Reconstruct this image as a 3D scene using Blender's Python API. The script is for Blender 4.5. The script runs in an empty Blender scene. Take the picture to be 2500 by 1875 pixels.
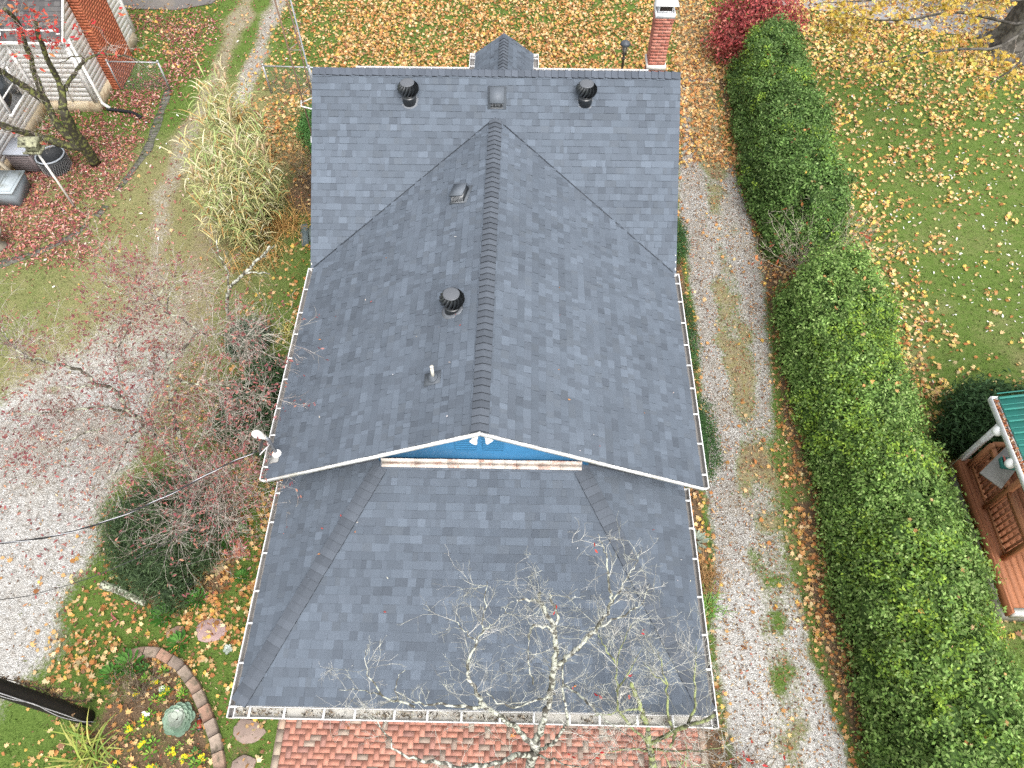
import bpy, math, random
import numpy as np
from mathutils import Vector, Matrix

S = bpy.context.scene
COL = S.collection
R = math.radians
rng = np.random.default_rng(7)
random.seed(7)

# ------------------------------------------------------------------ camera, sky, sun, exposure
cam_d = bpy.data.cameras.new('camera')
cam = bpy.data.objects.new('camera', cam_d)
COL.objects.link(cam)
cam.location = (0.665, -1.882, 15.028)
cam.rotation_euler = (R(90 - 56.71), 0, R(1.135))
cam_d.sensor_width = 36
cam_d.lens = 36 * 1772.2 / 2500
cam_d.clip_end = 1500
S.camera = cam

SUN_EL, SUN_AZ = 56, 158          # high, from behind the drone and to the right
W = bpy.data.worlds.new('World'); S.world = W; W.use_nodes = True
nt = W.node_tree
bg = nt.nodes['Background']
sky = nt.nodes.new('ShaderNodeTexSky'); sky.sky_type = 'NISHITA'; sky.sun_disc = False
sky.sun_elevation = R(SUN_EL); sky.sun_rotation = R(SUN_AZ)
sky.air_density = 1.0; sky.dust_density = 5.0; sky.ozone_density = 1.0
hs = nt.nodes.new('ShaderNodeHueSaturation'); hs.inputs['Saturation'].default_value = 0.22
nt.links.new(sky.outputs[0], hs.inputs['Color']); nt.links.new(hs.outputs[0], bg.inputs['Color'])
bg.inputs['Strength'].default_value = 0.15

sun_d = bpy.data.lights.new('sun', 'SUN'); sun = bpy.data.objects.new('sun', sun_d); COL.objects.link(sun)
sun_d.energy = 0.6; sun_d.angle = R(60); sun_d.color = (1.0, 0.97, 0.92)
a = R(SUN_AZ); e = R(SUN_EL)
sd = Vector((math.sin(a) * math.cos(e), math.cos(a) * math.cos(e), math.sin(e)))
sun.rotation_euler = (-sd).to_track_quat('-Z', 'Y').to_euler()
sun.location = sd * 60

S.view_settings.view_transform = 'Standard'; S.view_settings.look = 'None'
S.view_settings.gamma = 1; S.view_settings.use_curve_mapping = False
S.view_settings.exposure = 1.3
S.render.engine = 'CYCLES'
S.cycles.max_bounces = 6; S.cycles.diffuse_bounces = 3; S.cycles.glossy_bounces = 2
S.cycles.use_denoising = False

# ------------------------------------------------------------------ helpers
def V3(*a): return np.array(a, float)

class Geo:
    """Collects polygons with a colour for each face; build() links them as ONE mesh object."""
    def __init__(s): s.v = []; s.f = []; s.c = []; s.n = 0; s.bulk = []
    def add(s, verts, faces, col=(1, 1, 1)):
        b = s.n
        s.v.extend([tuple(p) for p in verts]); s.n += len(verts)
        for fc in faces: s.f.append([b + i for i in fc]); s.c.append(col)
    def arr(s, P, cols):
        """P: (N, K, 3) polygons of K corners each, cols: (N, 3)"""
        s.bulk.append((np.asarray(P, float), np.asarray(cols, float)))
    def box(s, c, size, col=(1, 1, 1), M=None):
        x, y, z = [k / 2 for k in size]
        pts = [Vector((sx * x, sy * y, sz * z)) for sz in (-1, 1) for sy in (-1, 1) for sx in (-1, 1)]
        if M is not None: pts = [M @ p for p in pts]
        pts = [(p.x + c[0], p.y + c[1], p.z + c[2]) for p in pts]
        s.add(pts, [(0, 2, 3, 1), (4, 5, 7, 6), (0, 1, 5, 4), (2, 6, 7, 3), (0, 4, 6, 2), (1, 3, 7, 5)], col)
    def bar(s, p, q, w, h, col=(1, 1, 1), up=(0, 0, 1)):
        p, q = Vector(p), Vector(q); d = (q - p); L = d.length; d.normalize()
        up = Vector(up)
        if abs(d.dot(up)) > .98: up = Vector((1, 0, 0))
        x = d.cross(up).normalized(); z = x.cross(d)
        M = Matrix((x, d, z)).transposed()
        s.box((p + q) / 2, (w, L, h), col, M)
    def tube(s, pts, rad, n=6, col=(1, 1, 1), caps=True):
        pts = [np.array(p, float) for p in pts]
        if np.isscalar(rad): rad = [rad] * len(pts)
        P = np.array(pts); T = np.gradient(P, axis=0) if len(P) > 1 else P
        T /= (np.linalg.norm(T, axis=1)[:, None] + 1e-9)
        ref = np.array([0, 0, 1.]) if abs(T[0][2]) < .9 else np.array([1., 0, 0])
        an = np.arange(n) * 2 * np.pi / n; ca, sa = np.cos(an)[:, None], np.sin(an)[:, None]
        vs = []
        x = np.cross(T[0], ref)
        for i in range(len(P)):
            x = x - T[i] * (x @ T[i]); x /= (np.linalg.norm(x) + 1e-9)
            y = np.cross(T[i], x)
            vs.append(P[i] + rad[i] * (ca * x + sa * y))
        vs = np.vstack(vs)
        fs = [(i * n + j, i * n + (j + 1) % n, (i + 1) * n + (j + 1) % n, (i + 1) * n + j) for i in range(len(P) - 1) for j in range(n)]
        if caps and n > 3: fs += [tuple(range(n))[::-1], tuple((len(P) - 1) * n + j for j in range(n))]
        s.add(vs, fs, col)
    def lathe(s, c, prof, n=24, col=(1, 1, 1), M=None):
        vs = []
        for r, z in prof:
            for j in range(n):
                t = 2 * math.pi * j / n; p = Vector((r * math.cos(t), r * math.sin(t), z))
                if M is not None: p = M @ p
                vs.append((p.x + c[0], p.y + c[1], p.z + c[2]))
        fs = [(i * n + j, i * n + (j + 1) % n, (i + 1) * n + (j + 1) % n, (i + 1) * n + j) for i in range(len(prof) - 1) for j in range(n)]
        fs += [tuple(range(n))[::-1], tuple((len(prof) - 1) * n + j for j in range(n))]
        s.add(vs, fs, col)
    def prism(s, poly, vec, col=(1, 1, 1)):
        n = len(poly); P = [np.array(p, float) for p in poly]; Q = [p + np.array(vec, float) for p in P]
        s.add(P + Q, [tuple(range(n))[::-1], tuple(range(n, 2 * n))] + [(i, (i + 1) % n, n + (i + 1) % n, n + i) for i in range(n)], col)
    def blob(s, c, rad, amp=.1, seed=0, n=20, m=12, col=(1, 1, 1)):
        r = np.random.default_rng(seed); ph = r.uniform(0, 6.28, (6, 2)); fr = r.integers(1, 5, (6, 2))
        vs = []
        for i in range(m + 1):
            th = math.pi * i / m
            for j in range(n):
                fi = 2 * math.pi * j / n
                k = 1 + amp * sum(math.sin(fr[q, 0] * fi + ph[q, 0]) * math.sin(fr[q, 1] * th + ph[q, 1]) for q in range(6)) / 2
                vs.append((c[0] + rad[0] * k * math.sin(th) * math.cos(fi), c[1] + rad[1] * k * math.sin(th) * math.sin(fi), c[2] + rad[2] * k * math.cos(th)))
        s.add(vs, [(i * n + j, (i + 1) * n + j, (i + 1) * n + (j + 1) % n, i * n + (j + 1) % n) for i in range(m) for j in range(n)], col)
    def build(s, name, mat, parent=None, smooth=False, attr=None):
        Vs, loops, sizes, cols = [], [], [], []
        if s.v:
            Vs.append(np.array(s.v, float))
            for fc in s.f: loops.extend(fc); sizes.append(len(fc))
            cols.append(np.array(s.c, float)[:, :3])
        loops = [np.array(loops, np.int64)]; sizes = [np.array(sizes, np.int64)]
        b = s.n
        for P, c in s.bulk:
            N, K, _ = P.shape
            Vs.append(P.reshape(-1, 3)); loops.append(np.arange(N * K) + b); b += N * K
            sizes.append(np.full(N, K)); cols.append(c)
        Vs = np.vstack(Vs); loops = np.concatenate(loops); sizes = np.concatenate(sizes); cols = np.vstack(cols)
        me = bpy.data.meshes.new(name)
        me.vertices.add(len(Vs)); me.vertices.foreach_set('co', Vs.ravel().astype(np.float32))
        me.loops.add(len(loops)); me.loops.foreach_set('vertex_index', loops.astype(np.int32))
        me.polygons.add(len(sizes)); st = np.concatenate([[0], np.cumsum(sizes)[:-1]])
        me.polygons.foreach_set('loop_start', st.astype(np.int32))
        me.update(calc_edges=True); me.validate()
        if len(me.polygons) == len(sizes):
            at = me.attributes.new('col', 'FLOAT_COLOR', 'FACE')
            c4 = np.ones((len(sizes), 4), np.float32); c4[:, :3] = cols
            at.data.foreach_set('color', c4.ravel())
        if smooth: me.polygons.foreach_set('use_smooth', np.ones(len(me.polygons), bool))
        me.materials.append(mat)
        o = bpy.data.objects.new(name, me); COL.objects.link(o)
        if parent is not None: o.parent = parent; o.matrix_parent_inverse = Matrix.Translation(-parent.location)
        return o

def thing(name, label, cat, loc=(0, 0, 0), group=None):
    o = bpy.data.objects.new(name, None); COL.objects.link(o); o.location = loc; o.empty_display_size = .2
    return tag(o, label, cat, group)
def tag(o, label, cat, group=None):
    o['label'] = label; o['category'] = cat
    if group: o['group'] = group
    return o
def kind(o, k): o['kind'] = k; return o

def nz(x, y, sc, seed=0):
    """value noise 0..1"""
    r = np.random.default_rng(seed + 1000); L = r.random((256, 256))
    x = np.asarray(x) / sc + 57.3; y = np.asarray(y) / sc + 91.7
    i = np.floor(x).astype(int); j = np.floor(y).astype(int); u = x - i; v = y - j
    u = u * u * (3 - 2 * u); v = v * v * (3 - 2 * v); i %= 256; j %= 256; i1 = (i + 1) % 256; j1 = (j + 1) % 256
    return (L[i, j] * (1 - u) + L[i1, j] * u) * (1 - v) + (L[i, j1] * (1 - u) + L[i1, j1] * u) * v
def fbm(x, y, sc, seed=0):
    return .5 * nz(x, y, sc, seed) + .3 * nz(x, y, sc / 2.1, seed + 1) + .2 * nz(x, y, sc / 4.3, seed + 2)
def sst(a, b, x):
    t = np.clip((x - a) / (b - a), 0, 1); return t * t * (3 - 2 * t)
def dpoly(x, y, pts):
    d = np.full(np.shape(x), 1e9)
    for (x0, y0), (x1, y1) in zip(pts[:-1], pts[1:]):
        dx, dy = x1 - x0, y1 - y0
        t = np.clip(((x - x0) * dx + (y - y0) * dy) / (dx * dx + dy * dy), 0, 1)
        d = np.minimum(d, np.hypot(x - x0 - t * dx, y - y0 - t * dy))
    return d

# ------------------------------------------------------------------ materials
MATS = {}
def mat(name, col=None, rough=.8, spec=.3, metal=0, noise=0, nscale=20, bump=0, bscale=60, attr=False, trans=0, dirt=None, dscale=3):
    if name in MATS: return MATS[name]
    m = bpy.data.materials.new(name); m.use_nodes = True; n = m.node_tree; P = n.nodes['Principled BSDF']
    P.inputs['Roughness'].default_value = rough; P.inputs['Specular IOR Level'].default_value = spec; P.inputs['Metallic'].default_value = metal
    tc = n.nodes.new('ShaderNodeTexCoord')
    if attr:
        src = n.nodes.new('ShaderNodeAttribute'); src.attribute_name = 'col'; out = src.outputs['Color']
    else:
        src = n.nodes.new('ShaderNodeRGB'); src.outputs[0].default_value = (*col, 1); out = src.outputs[0]
    if noise:
        t = n.nodes.new('ShaderNodeTexNoise'); t.inputs['Scale'].default_value = nscale; t.inputs['Detail'].default_value = 5; t.inputs['Roughness'].default_value = .65
        n.links.new(tc.outputs['Object'], t.inputs['Vector'])
        mr = n.nodes.new('ShaderNodeMapRange'); mr.inputs['From Min'].default_value = .25; mr.inputs['From Max'].default_value = .75
        mr.inputs['To Min'].default_value = 1 - noise; mr.inputs['To Max'].default_value = 1 + noise
        n.links.new(t.outputs['Fac'], mr.inputs['Value'])
        mx = n.nodes.new('ShaderNodeVectorMath'); mx.operation = 'SCALE'
        n.links.new(out, mx.inputs[0]); n.links.new(mr.outputs[0], mx.inputs['Scale']); out = mx.outputs[0]
    if dirt:
        t = n.nodes.new('ShaderNodeTexNoise'); t.inputs['Scale'].default_value = dscale; t.inputs['Detail'].default_value = 8; t.inputs['Roughness'].default_value = .7
        n.links.new(tc.outputs['Object'], t.inputs['Vector'])
        rp = n.nodes.new('ShaderNodeMapRange'); rp.inputs['From Min'].default_value = .5; rp.inputs['From Max'].default_value = .62
        n.links.new(t.outputs['Fac'], rp.inputs['Value'])
        mi = n.nodes.new('ShaderNodeMix'); mi.data_type = 'RGBA'; mi.inputs[7].default_value = (*dirt, 1)
        n.links.new(rp.outputs[0], mi.inputs[0]); n.links.new(out, mi.inputs[6]); out = mi.outputs[2]
    n.links.new(out, P.inputs['Base Color'])
    if trans:
        tb = n.nodes.new('ShaderNodeBsdfTranslucent'); n.links.new(out, tb.inputs['Color'])
        ms = n.nodes.new('ShaderNodeMixShader'); ms.inputs[0].default_value = trans
        n.links.new(P.outputs[0], ms.inputs[1]); n.links.new(tb.outputs[0], ms.inputs[2])
        n.links.new(ms.outputs[0], n.nodes['Material Output'].inputs['Surface'])
    if bump:
        t = n.nodes.new('ShaderNodeTexNoise'); t.inputs['Scale'].default_value = bscale; t.inputs['Detail'].default_value = 4
        n.links.new(tc.outputs['Object'], t.inputs['Vector'])
        bp = n.nodes.new('ShaderNodeBump'); bp.inputs['Strength'].default_value = bump; bp.inputs['Distance'].default_value = .01
        n.links.new(t.outputs['Fac'], bp.inputs['Height']); n.links.new(bp.outputs[0], P.inputs['Normal'])
    MATS[name] = m; return m

M_SHINGLE = mat('shingle', attr=True, rough=.92, spec=.15, noise=.10, nscale=90, bump=.2, bscale=220)
M_WHITE = mat('white_paint', (.78, .78, .77), rough=.5, noise=.05, nscale=8, dirt=(.55, .53, .47), dscale=2.3)
M_GUTTER = mat('gutter_metal', attr=True, rough=.45, noise=.06, nscale=9)
M_BLUE = mat('blue_paint', (.042, .175, .345), rough=.5, noise=.08, nscale=5)
M_WALL = mat('house_paint', (.45, .52, .58), rough=.6, noise=.05)
M_BLACK = mat('black_metal', (.024, .027, .030), rough=.24, spec=.8)
M_GREYM = mat('grey_metal', (.22, .23, .25), rough=.5, metal=.6, noise=.15, nscale=14)
M_GALV = mat('galvanised', (.36, .37, .38), rough=.5, metal=.5, noise=.2, nscale=10)
M_LEAD = mat('dark_flashing', (.075, .086, .10), rough=.6, noise=.2)
M_LEAD2 = mat('valley_metal', (.030, .036, .045), rough=.7, noise=.2)
M_BRICK = mat('brick', attr=True, rough=.9, noise=.18, nscale=45, bump=.3, bscale=120)
M_LEAF = mat('leaf', attr=True, rough=.6, spec=.25, trans=.25)
M_LITTER = mat('dry_leaf', attr=True, rough=.75, spec=.15, trans=.1, noise=.12, nscale=30)
M_GRASS = mat('straw_grass', attr=True, rough=.7, spec=.2, trans=.2)
M_ATTR = mat('painted', attr=True, rough=.7, noise=.1, nscale=15)
M_CONC = mat('concrete', (.30, .29, .27), rough=.9, noise=.2, nscale=12, bump=.2, dirt=(.17, .16, .14), dscale=1.5)
M_WOOD = mat('deck_wood', attr=True, rough=.65, noise=.15, nscale=18)

def bark(name, base, lichen, amount, scale):
    m = bpy.data.materials.new(name); m.use_nodes = True; n = m.node_tree; P = n.nodes['Principled BSDF']
    P.inputs['Roughness'].default_value = .9; P.inputs['Specular IOR Level'].default_value = .15
    tc = n.nodes.new('ShaderNodeTexCoord')
    t = n.nodes.new('ShaderNodeTexNoise'); t.inputs['Scale'].default_value = scale; t.inputs['Detail'].default_value = 6; t.inputs['Roughness'].default_value = .6
    t2 = n.nodes.new('ShaderNodeTexNoise'); t2.inputs['Scale'].default_value = scale * .35; t2.inputs['Detail'].default_value = 3
    r = n.nodes.new('ShaderNodeValToRGB'); r.color_ramp.interpolation = 'EASE'
    el = r.color_ramp.elements; el[0].position = 1 - amount - .06; el[0].color = (*base, 1); el[1].position = 1 - amount + .06; el[1].color = (*lichen, 1)
    r2 = n.nodes.new('ShaderNodeValToRGB'); e2 = r2.color_ramp.elements; e2[0].position = .42; e2[0].color = (.94, .97, .88, 1); e2[1].position = .6; e2[1].color = (1.0, 1.0, .98, 1)
    mx = n.nodes.new('ShaderNodeMix'); mx.data_type = 'RGBA'; mx.blend_type = 'MULTIPLY'; mx.inputs[0].default_value = 1
    for q in (t, t2): n.links.new(tc.outputs['Object'], q.inputs['Vector'])
    n.links.new(t.outputs['Fac'], r.inputs[0]); n.links.new(t2.outputs['Fac'], r2.inputs[0])
    n.links.new(r.outputs[0], mx.inputs[6]); n.links.new(r2.outputs[0], mx.inputs[7]); n.links.new(mx.outputs[2], P.inputs['Base Color'])
    bp = n.nodes.new('ShaderNodeBump'); bp.inputs['Strength'].default_value = .5; bp.inputs['Distance'].default_value = .015
    n.links.new(t.outputs['Fac'], bp.inputs['Height']); n.links.new(bp.outputs[0], P.inputs['Normal'])
    return m
M_LICHEN = bark('lichen_bark', (.080, .074, .064), (.45, .45, .405), .50, 11)
M_TWIG = bark('twig_bark', (.25, .237, .215), (.53, .515, .48), .52, 6)
M_DOG = bark('dogwood_bark', (.075, .065, .053), (.44, .45, .36), .49, 8)
M_DOGTWIG = bark('dogwood_twig', (.25, .195, .175), (.48, .43, .40), .5, 5)
M_MOSS = bark('mossy_bark', (.050, .045, .035), (.16, .17, .06), .45, 10)
M_TRUNK = bark('grey_bark', (.055, .05, .045), (.12, .11, .10), .5, 5)

# ------------------------------------------------------------------ ground
DRL = ([-8, -.4, 1.6, 3.3, 6.2, 9.8, 12.8, 15.9, 17.6, 21, 25.5, 40], [4.75, 4.7, 4.63, 4.81, 4.91, 5.15, 5.25, 5.35, 5.6, 5.95, 6.3, 7.2])
DRR = ([-8, -.4, 1.6, 3.3, 6.2, 9.8, 12.8, 15.9, 17.6, 21, 25.5, 40], [7.1, 6.96, 6.62, 6.63, 6.72, 7.15, 7.4, 7.2, 7.15, 7.25, 7.5, 8.6])
MID = [(5.8, -6), (5.9, 0), (5.97, 1.5), (6.08, 2.9), (6.15, 4.2), (6.15, 7.35), (6.25, 12), (6.45, 16), (6.6, 20)]
TRA = [(-9.2, 9.5), (-9.45, 11.5), (-10.0, 14.5), (-10.05, 17), (-9.9, 20), (-9.95, 25), (-10.1, 34)]
TRB = [(-8.1, 9.5), (-8.3, 11.5), (-8.5, 15), (-8.75, 18), (-8.85, 21), (-8.65, 25), (-8.4, 34)]
YARD = [(-13, -1), (-11.2, 2), (-10.6, 4.5), (-9.9, 7), (-9.2, 9.5), (-8.8, 12)]
EDG = [(-11.35, 19.6), (-11.2, 17.5), (-11.15, 16.5), (-11.4, 15.15), (-11.7, 13.75), (-12.2, 12.75), (-13.0, 12.1), (-14.5, 11.3)]
BED = [(-6.98, 1.36), (-6.75, 1.43), (-6.42, 1.43), (-5.95, 1.21), (-5.52, .80), (-5.15, .29), (-4.89, -.13), (-4.71, -.56), (-4.6, -1.2)]
def bed_x(y): return np.interp(-y, [-1.43, -1.21, -.8, -.29, .13, .56, 1.2], [-6.4, -5.95, -5.52, -5.15, -4.89, -4.71, -4.6])
def wob(x, y, s=1.3, k=.5, seed=3): return (fbm(x, y, s, seed) - .5) * k

def zones(x, y):
    w = wob(x, y); w2 = wob(x, y, .5, .35, 11)
    xl = np.interp(y, *DRL) + w * .7; xr = np.interp(y, *DRR) + w2 * .8
    dr = sst(-.25, .35, x - xl) * sst(-.3, .45, xr - x)
    dm = dpoly(x, y, MID)
    strip = sst(.70, .10, dm + w * 1.3) * (.35 + .45 * sst(.36, .6, fbm(x, y, 1.1, 21)) + .12 * sst(4.5, 3, y))
    gravel = dr * (1 - strip)
    far = sst(15.0, 18.5, y)
    tr = np.maximum(sst(.30, .0, np.abs(dm - .62) + w2) * far, 0)
    gravel = np.where(y > 16, gravel * (1 - far) + dr * tr * .9, gravel)
    dirt = dr * (1 - gravel) * np.interp(y, [.5, 1.2, 3.2, 4.2], [.95, .3, .35, .95])
    # left yard: gravel fades to thin grass and dirt
    dy = dpoly(x, y, YARD)
    wid = np.interp(y, [-2, 2, 5, 8, 12], [2.9, 2.5, 2.2, 2.1, 1.9])
    w3 = wob(x, y, 2.2, 1.6, 19)
    yd = sst(wid + .9, wid - 1.1, dy + w3 + w2)
    gy = yd * np.interp(y, [3.5, 7, 10, 13.5], [1, .80, .42, .12]) * sst(.25, .5, fbm(x, y, 1.4, 33) + np.interp(y, [4, 8], [.35, .08]))
    dirt = np.maximum(dirt, yd * (1 - gy) * np.interp(y, [6, 10], [.8, .55]))
    ta = sst(.85, .1, dpoly(x, y, TRA) + w * 1.4); tb = sst(.75, .1, dpoly(x, y, TRB) + w * 1.2)
    dirt = np.maximum(dirt, np.maximum(ta * .72, tb * .75))
    gy = np.maximum(np.maximum(gy, tb * .62 * sst(13, 18, y)), ta * .42 * sst(9, 12, y))
    gravel = np.maximum(gravel, gy)
    # dark soil: flower bed, beside the house, behind the patio and along the hedge foot
    soil = sst(0, .3, bed_x(y) - x) * sst(1.5, 1.1, y + (x + 6) * .12) * sst(-7.7, -6.9, x + w2) * (.55 + .45 * sst(.35, .55, fbm(x, y, .6, 27)))
    soil = np.maximum(soil, sst(3.6, 3.8, x) * sst(.05, -.2, x - np.interp(y, *DRL) - w) * sst(14, 12, y) * .85)
    soil = np.maximum(soil, sst(.75, .4, np.abs(x - 8.3) - .5) * sst(22.5, 21, y) * .9)
    soil = np.maximum(soil, sst(1.5, .9, np.hypot(x + 6.4, y - 3.4) + w) * .7)
    soil = np.maximum(soil, sst(-5.0, -4.4, x + w) * sst(-3.4, -3.7, x) * sst(14, 12, y) * .55 * sst(.4, .6, fbm(x, y, .9, 5)))
    soil = np.maximum(soil, sst(-1.0, -1.35, y) * sst(-4.4, -3.9, x) * sst(4.8, 4.3, x) * .9)
    soil = np.maximum(soil, sst(1.6, .5, np.hypot(x + 5.6, y - 14.8) + w) * .8)
    foot = sst(-.15, .35, x - np.interp(y, *DRR) + w2) * sst(8.6, 8.3, x) * sst(23, 21.5, y) * .85
    soil = np.maximum(soil, foot * (.42 + .5 * sst(.42, .6, fbm(x, y, .7, 13))))
    soil = np.maximum(soil, .75 * sst(.6, .1, dm + w) * dr * sst(.38, .66, fbm(x, y, .7, 17)) * sst(1.5, 4, y) * sst(19, 15, y) * .8)
    soil = soil * (1 - gravel * .6)
    # dryness of the grass
    dry = np.interp(x, [-13, -11, -8, -6.5, -5], [.5, .9, .9, .5, .05]) * sst(3, 8, y) * sst(24, 19, y)
    dry = np.clip(dry + .9 * sst(.55, .8, fbm(x, y, 2.6, 41)) * .5, 0, 1)
    dry = dry * (1 - .95 * sst(-9.2, -10.3, x + w * 1.5) * sst(15.5, 18.5, y)) * (1 - .8 * sst(19, 21.5, y))
    dry = np.where(x > 9, .32 * fbm(x, y, 2.2, 43) + .55 * sst(.52, .75, fbm(x, y, 1.8, 47)) * sst(15, 9, y), dry)
    dry = np.maximum(dry * (1 - sst(.6, .95, gravel)), sst(.3, .6, gravel) * (.85 * sst(5.5, 1.5, y + w) * (x > 0) + .6 * sst(7.5, 3.5, y + w * 2) * (x < 0)))     # fresh pale stone where the gravel was topped up
    return gravel, np.clip(dirt, 0, 1), np.clip(soil, 0, 1), dry

def litter_tan(x, y):
    """maple leaves per square metre"""
    d = np.zeros_like(x); n1 = fbm(x, y, 2.2, 61); n2 = fbm(x, y, .8, 62)
    back = sst(15.8, 16.3, y) * sst(-9.4, -7.2, x) * sst(8.2, 7.6, x)
    d = np.maximum(d, back * (95 + 190 * sst(.30, .58, .6 * n1 + .4 * n2)) * np.where(x < -6, .5, 1))
    dr = sst(-.6, .1, x - np.interp(y, *DRL)) * sst(.5, -.1, x - np.interp(y, *DRR))
    d = np.maximum(d, dr * sst(15.2, 17.5, y + (n1 - .5) * 3) * np.where(np.abs(dpoly(x, y, MID) - .62) < .2, 85, 190))
    d = np.maximum(d, dr * (1.5 + 5 * sst(.4, .7, n1) + 22 * sst(.45, .1, dpoly(x, y, MID)) * sst(.45, .62, n2)))
    hedge = sst(-.25, .25, x - np.interp(y, *DRR) + .5 * (n2 - .5)) * sst(8.3, 8.0, x) * sst(23, 21, y)
    d = np.maximum(d, hedge * np.interp(y, [-1, 4, 10, 16], [190, 205, 210, 210]) * (.5 + .5 * sst(.33, .58, n2)))
    d = np.maximum(d, hedge * 0 + sst(3.7, 4.0, x) * sst(.25, -.2, x - np.interp(y, *DRL)) * (45 + 110 * sst(.4, .6, n1)))
    right = sst(9.0, 9.5, x)
    rd = 8.0 + 90 * sst(.49, .64, .5 * n1 + .5 * n2) + 110 * sst(11.6, 9.6, x + (n1 - .5) * 2) * sst(.25, .5, n2) + 130 * sst(18, 23.0, y + (n1 - .5) * 5) + 24 * sst(13, 17, y)
    rd = rd * np.interp(y, [4, 8, 9.5, 14], [1, 1, .8, .75]) + 70 * sst(22.5, 24, y) * n2
    d = np.where(right > 0, right * np.clip(rd, 0, 200), d)
    left = sst(-3.6, -3.9, x) * sst(-7.2, -5.6, x + (n1 - .5) * 2.0) * sst(16.5, 15.5, y)
    d = np.maximum(d, left * (38 + 150 * sst(.36, .58, .5 * n1 + .5 * n2)) * np.where(x > -4.9, 1.1, .55) * np.interp(y, [1.4, 2.2], [.8, 1]))
    mid = sst(-9.4, -7.6, x + (n1 - .5) * 2) * sst(-4.5, -5.5, x) * sst(4.5, 3.3, y) * sst(.4, 1.2, y)
    d = np.maximum(d, mid * (30 + 150 * sst(.38, .58, .5 * n1 + .5 * n2)))
    d = np.maximum(d, sst(-4.5, -5.5, x) * sst(10, 8, y) * sst(-12.5, -10.5, x) * (3.0 + 50 * sst(.50, .7, n1)) * np.interp(x, [-11, -7], [.6, 1]))
    d = np.maximum(d, sst(1.2, .2, y) * sst(-3.6, -4.2, x) * (6 + 34 * sst(.5, .65, n1)))
    d = np.maximum(d, sst(-7.2, -8.2, x) * sst(10, 12, y) * 1.0)
    d = np.maximum(d, sst(-10.4, -11.3, x) * sst(20.2, 21.5, y) * (8 + 40 * n1))
    bedm = (x > -7.2) & (x < bed_x(y)) & (y < 1.2)
    d = np.where(bedm, d * .6 + 22, d)
    d = np.where((x > -3.9) & (x < 4.35) & (y < .4), 0.6, d)
    return np.where((np.abs(x) < 3.55) & (y > .4) & (y < 15.6), 0, d)
def litter_red(x, y):
    n1 = fbm(x, y, 1.8, 71); n2 = fbm(x, y, .6, 72); d = np.zeros_like(x)
    e = dpoly(x, y, EDG)
    lawn = sst(-11.0, -11.8, x + (n1 - .5)) * sst(11.2, 12.4, y) * sst(20.5, 18.8, y)
    d = np.maximum(d, lawn * (130 + 420 * sst(.34, .58, .5 * n1 + .5 * n2)) * np.where((e < .2), .35, 1))
    d = np.maximum(d, sst(-10.0, -11.3, x) * sst(18, 20, y) * sst(25, 23, y) * (60 + 300 * sst(.45, .66, n1)))
    dog = sst(4.2, 1.0, np.hypot((x + 7) * .8, y - 5.5) + (n1 - .5) * 1.5)
    d = np.maximum(d, dog * (22 + 60 * n2))
    d = np.maximum(d, sst(-6.8, -7.6, x) * sst(9, 12, y) * (8 + 22 * n2) * sst(-12.5, -10, x))
    d = np.maximum(d, sst(16.6, 17.6, x) * sst(22, 20, y) * sst(14, 17, y) * 70 * n1)
    return np.where((x > -3.6) & (x < 5), 0, d)

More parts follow.
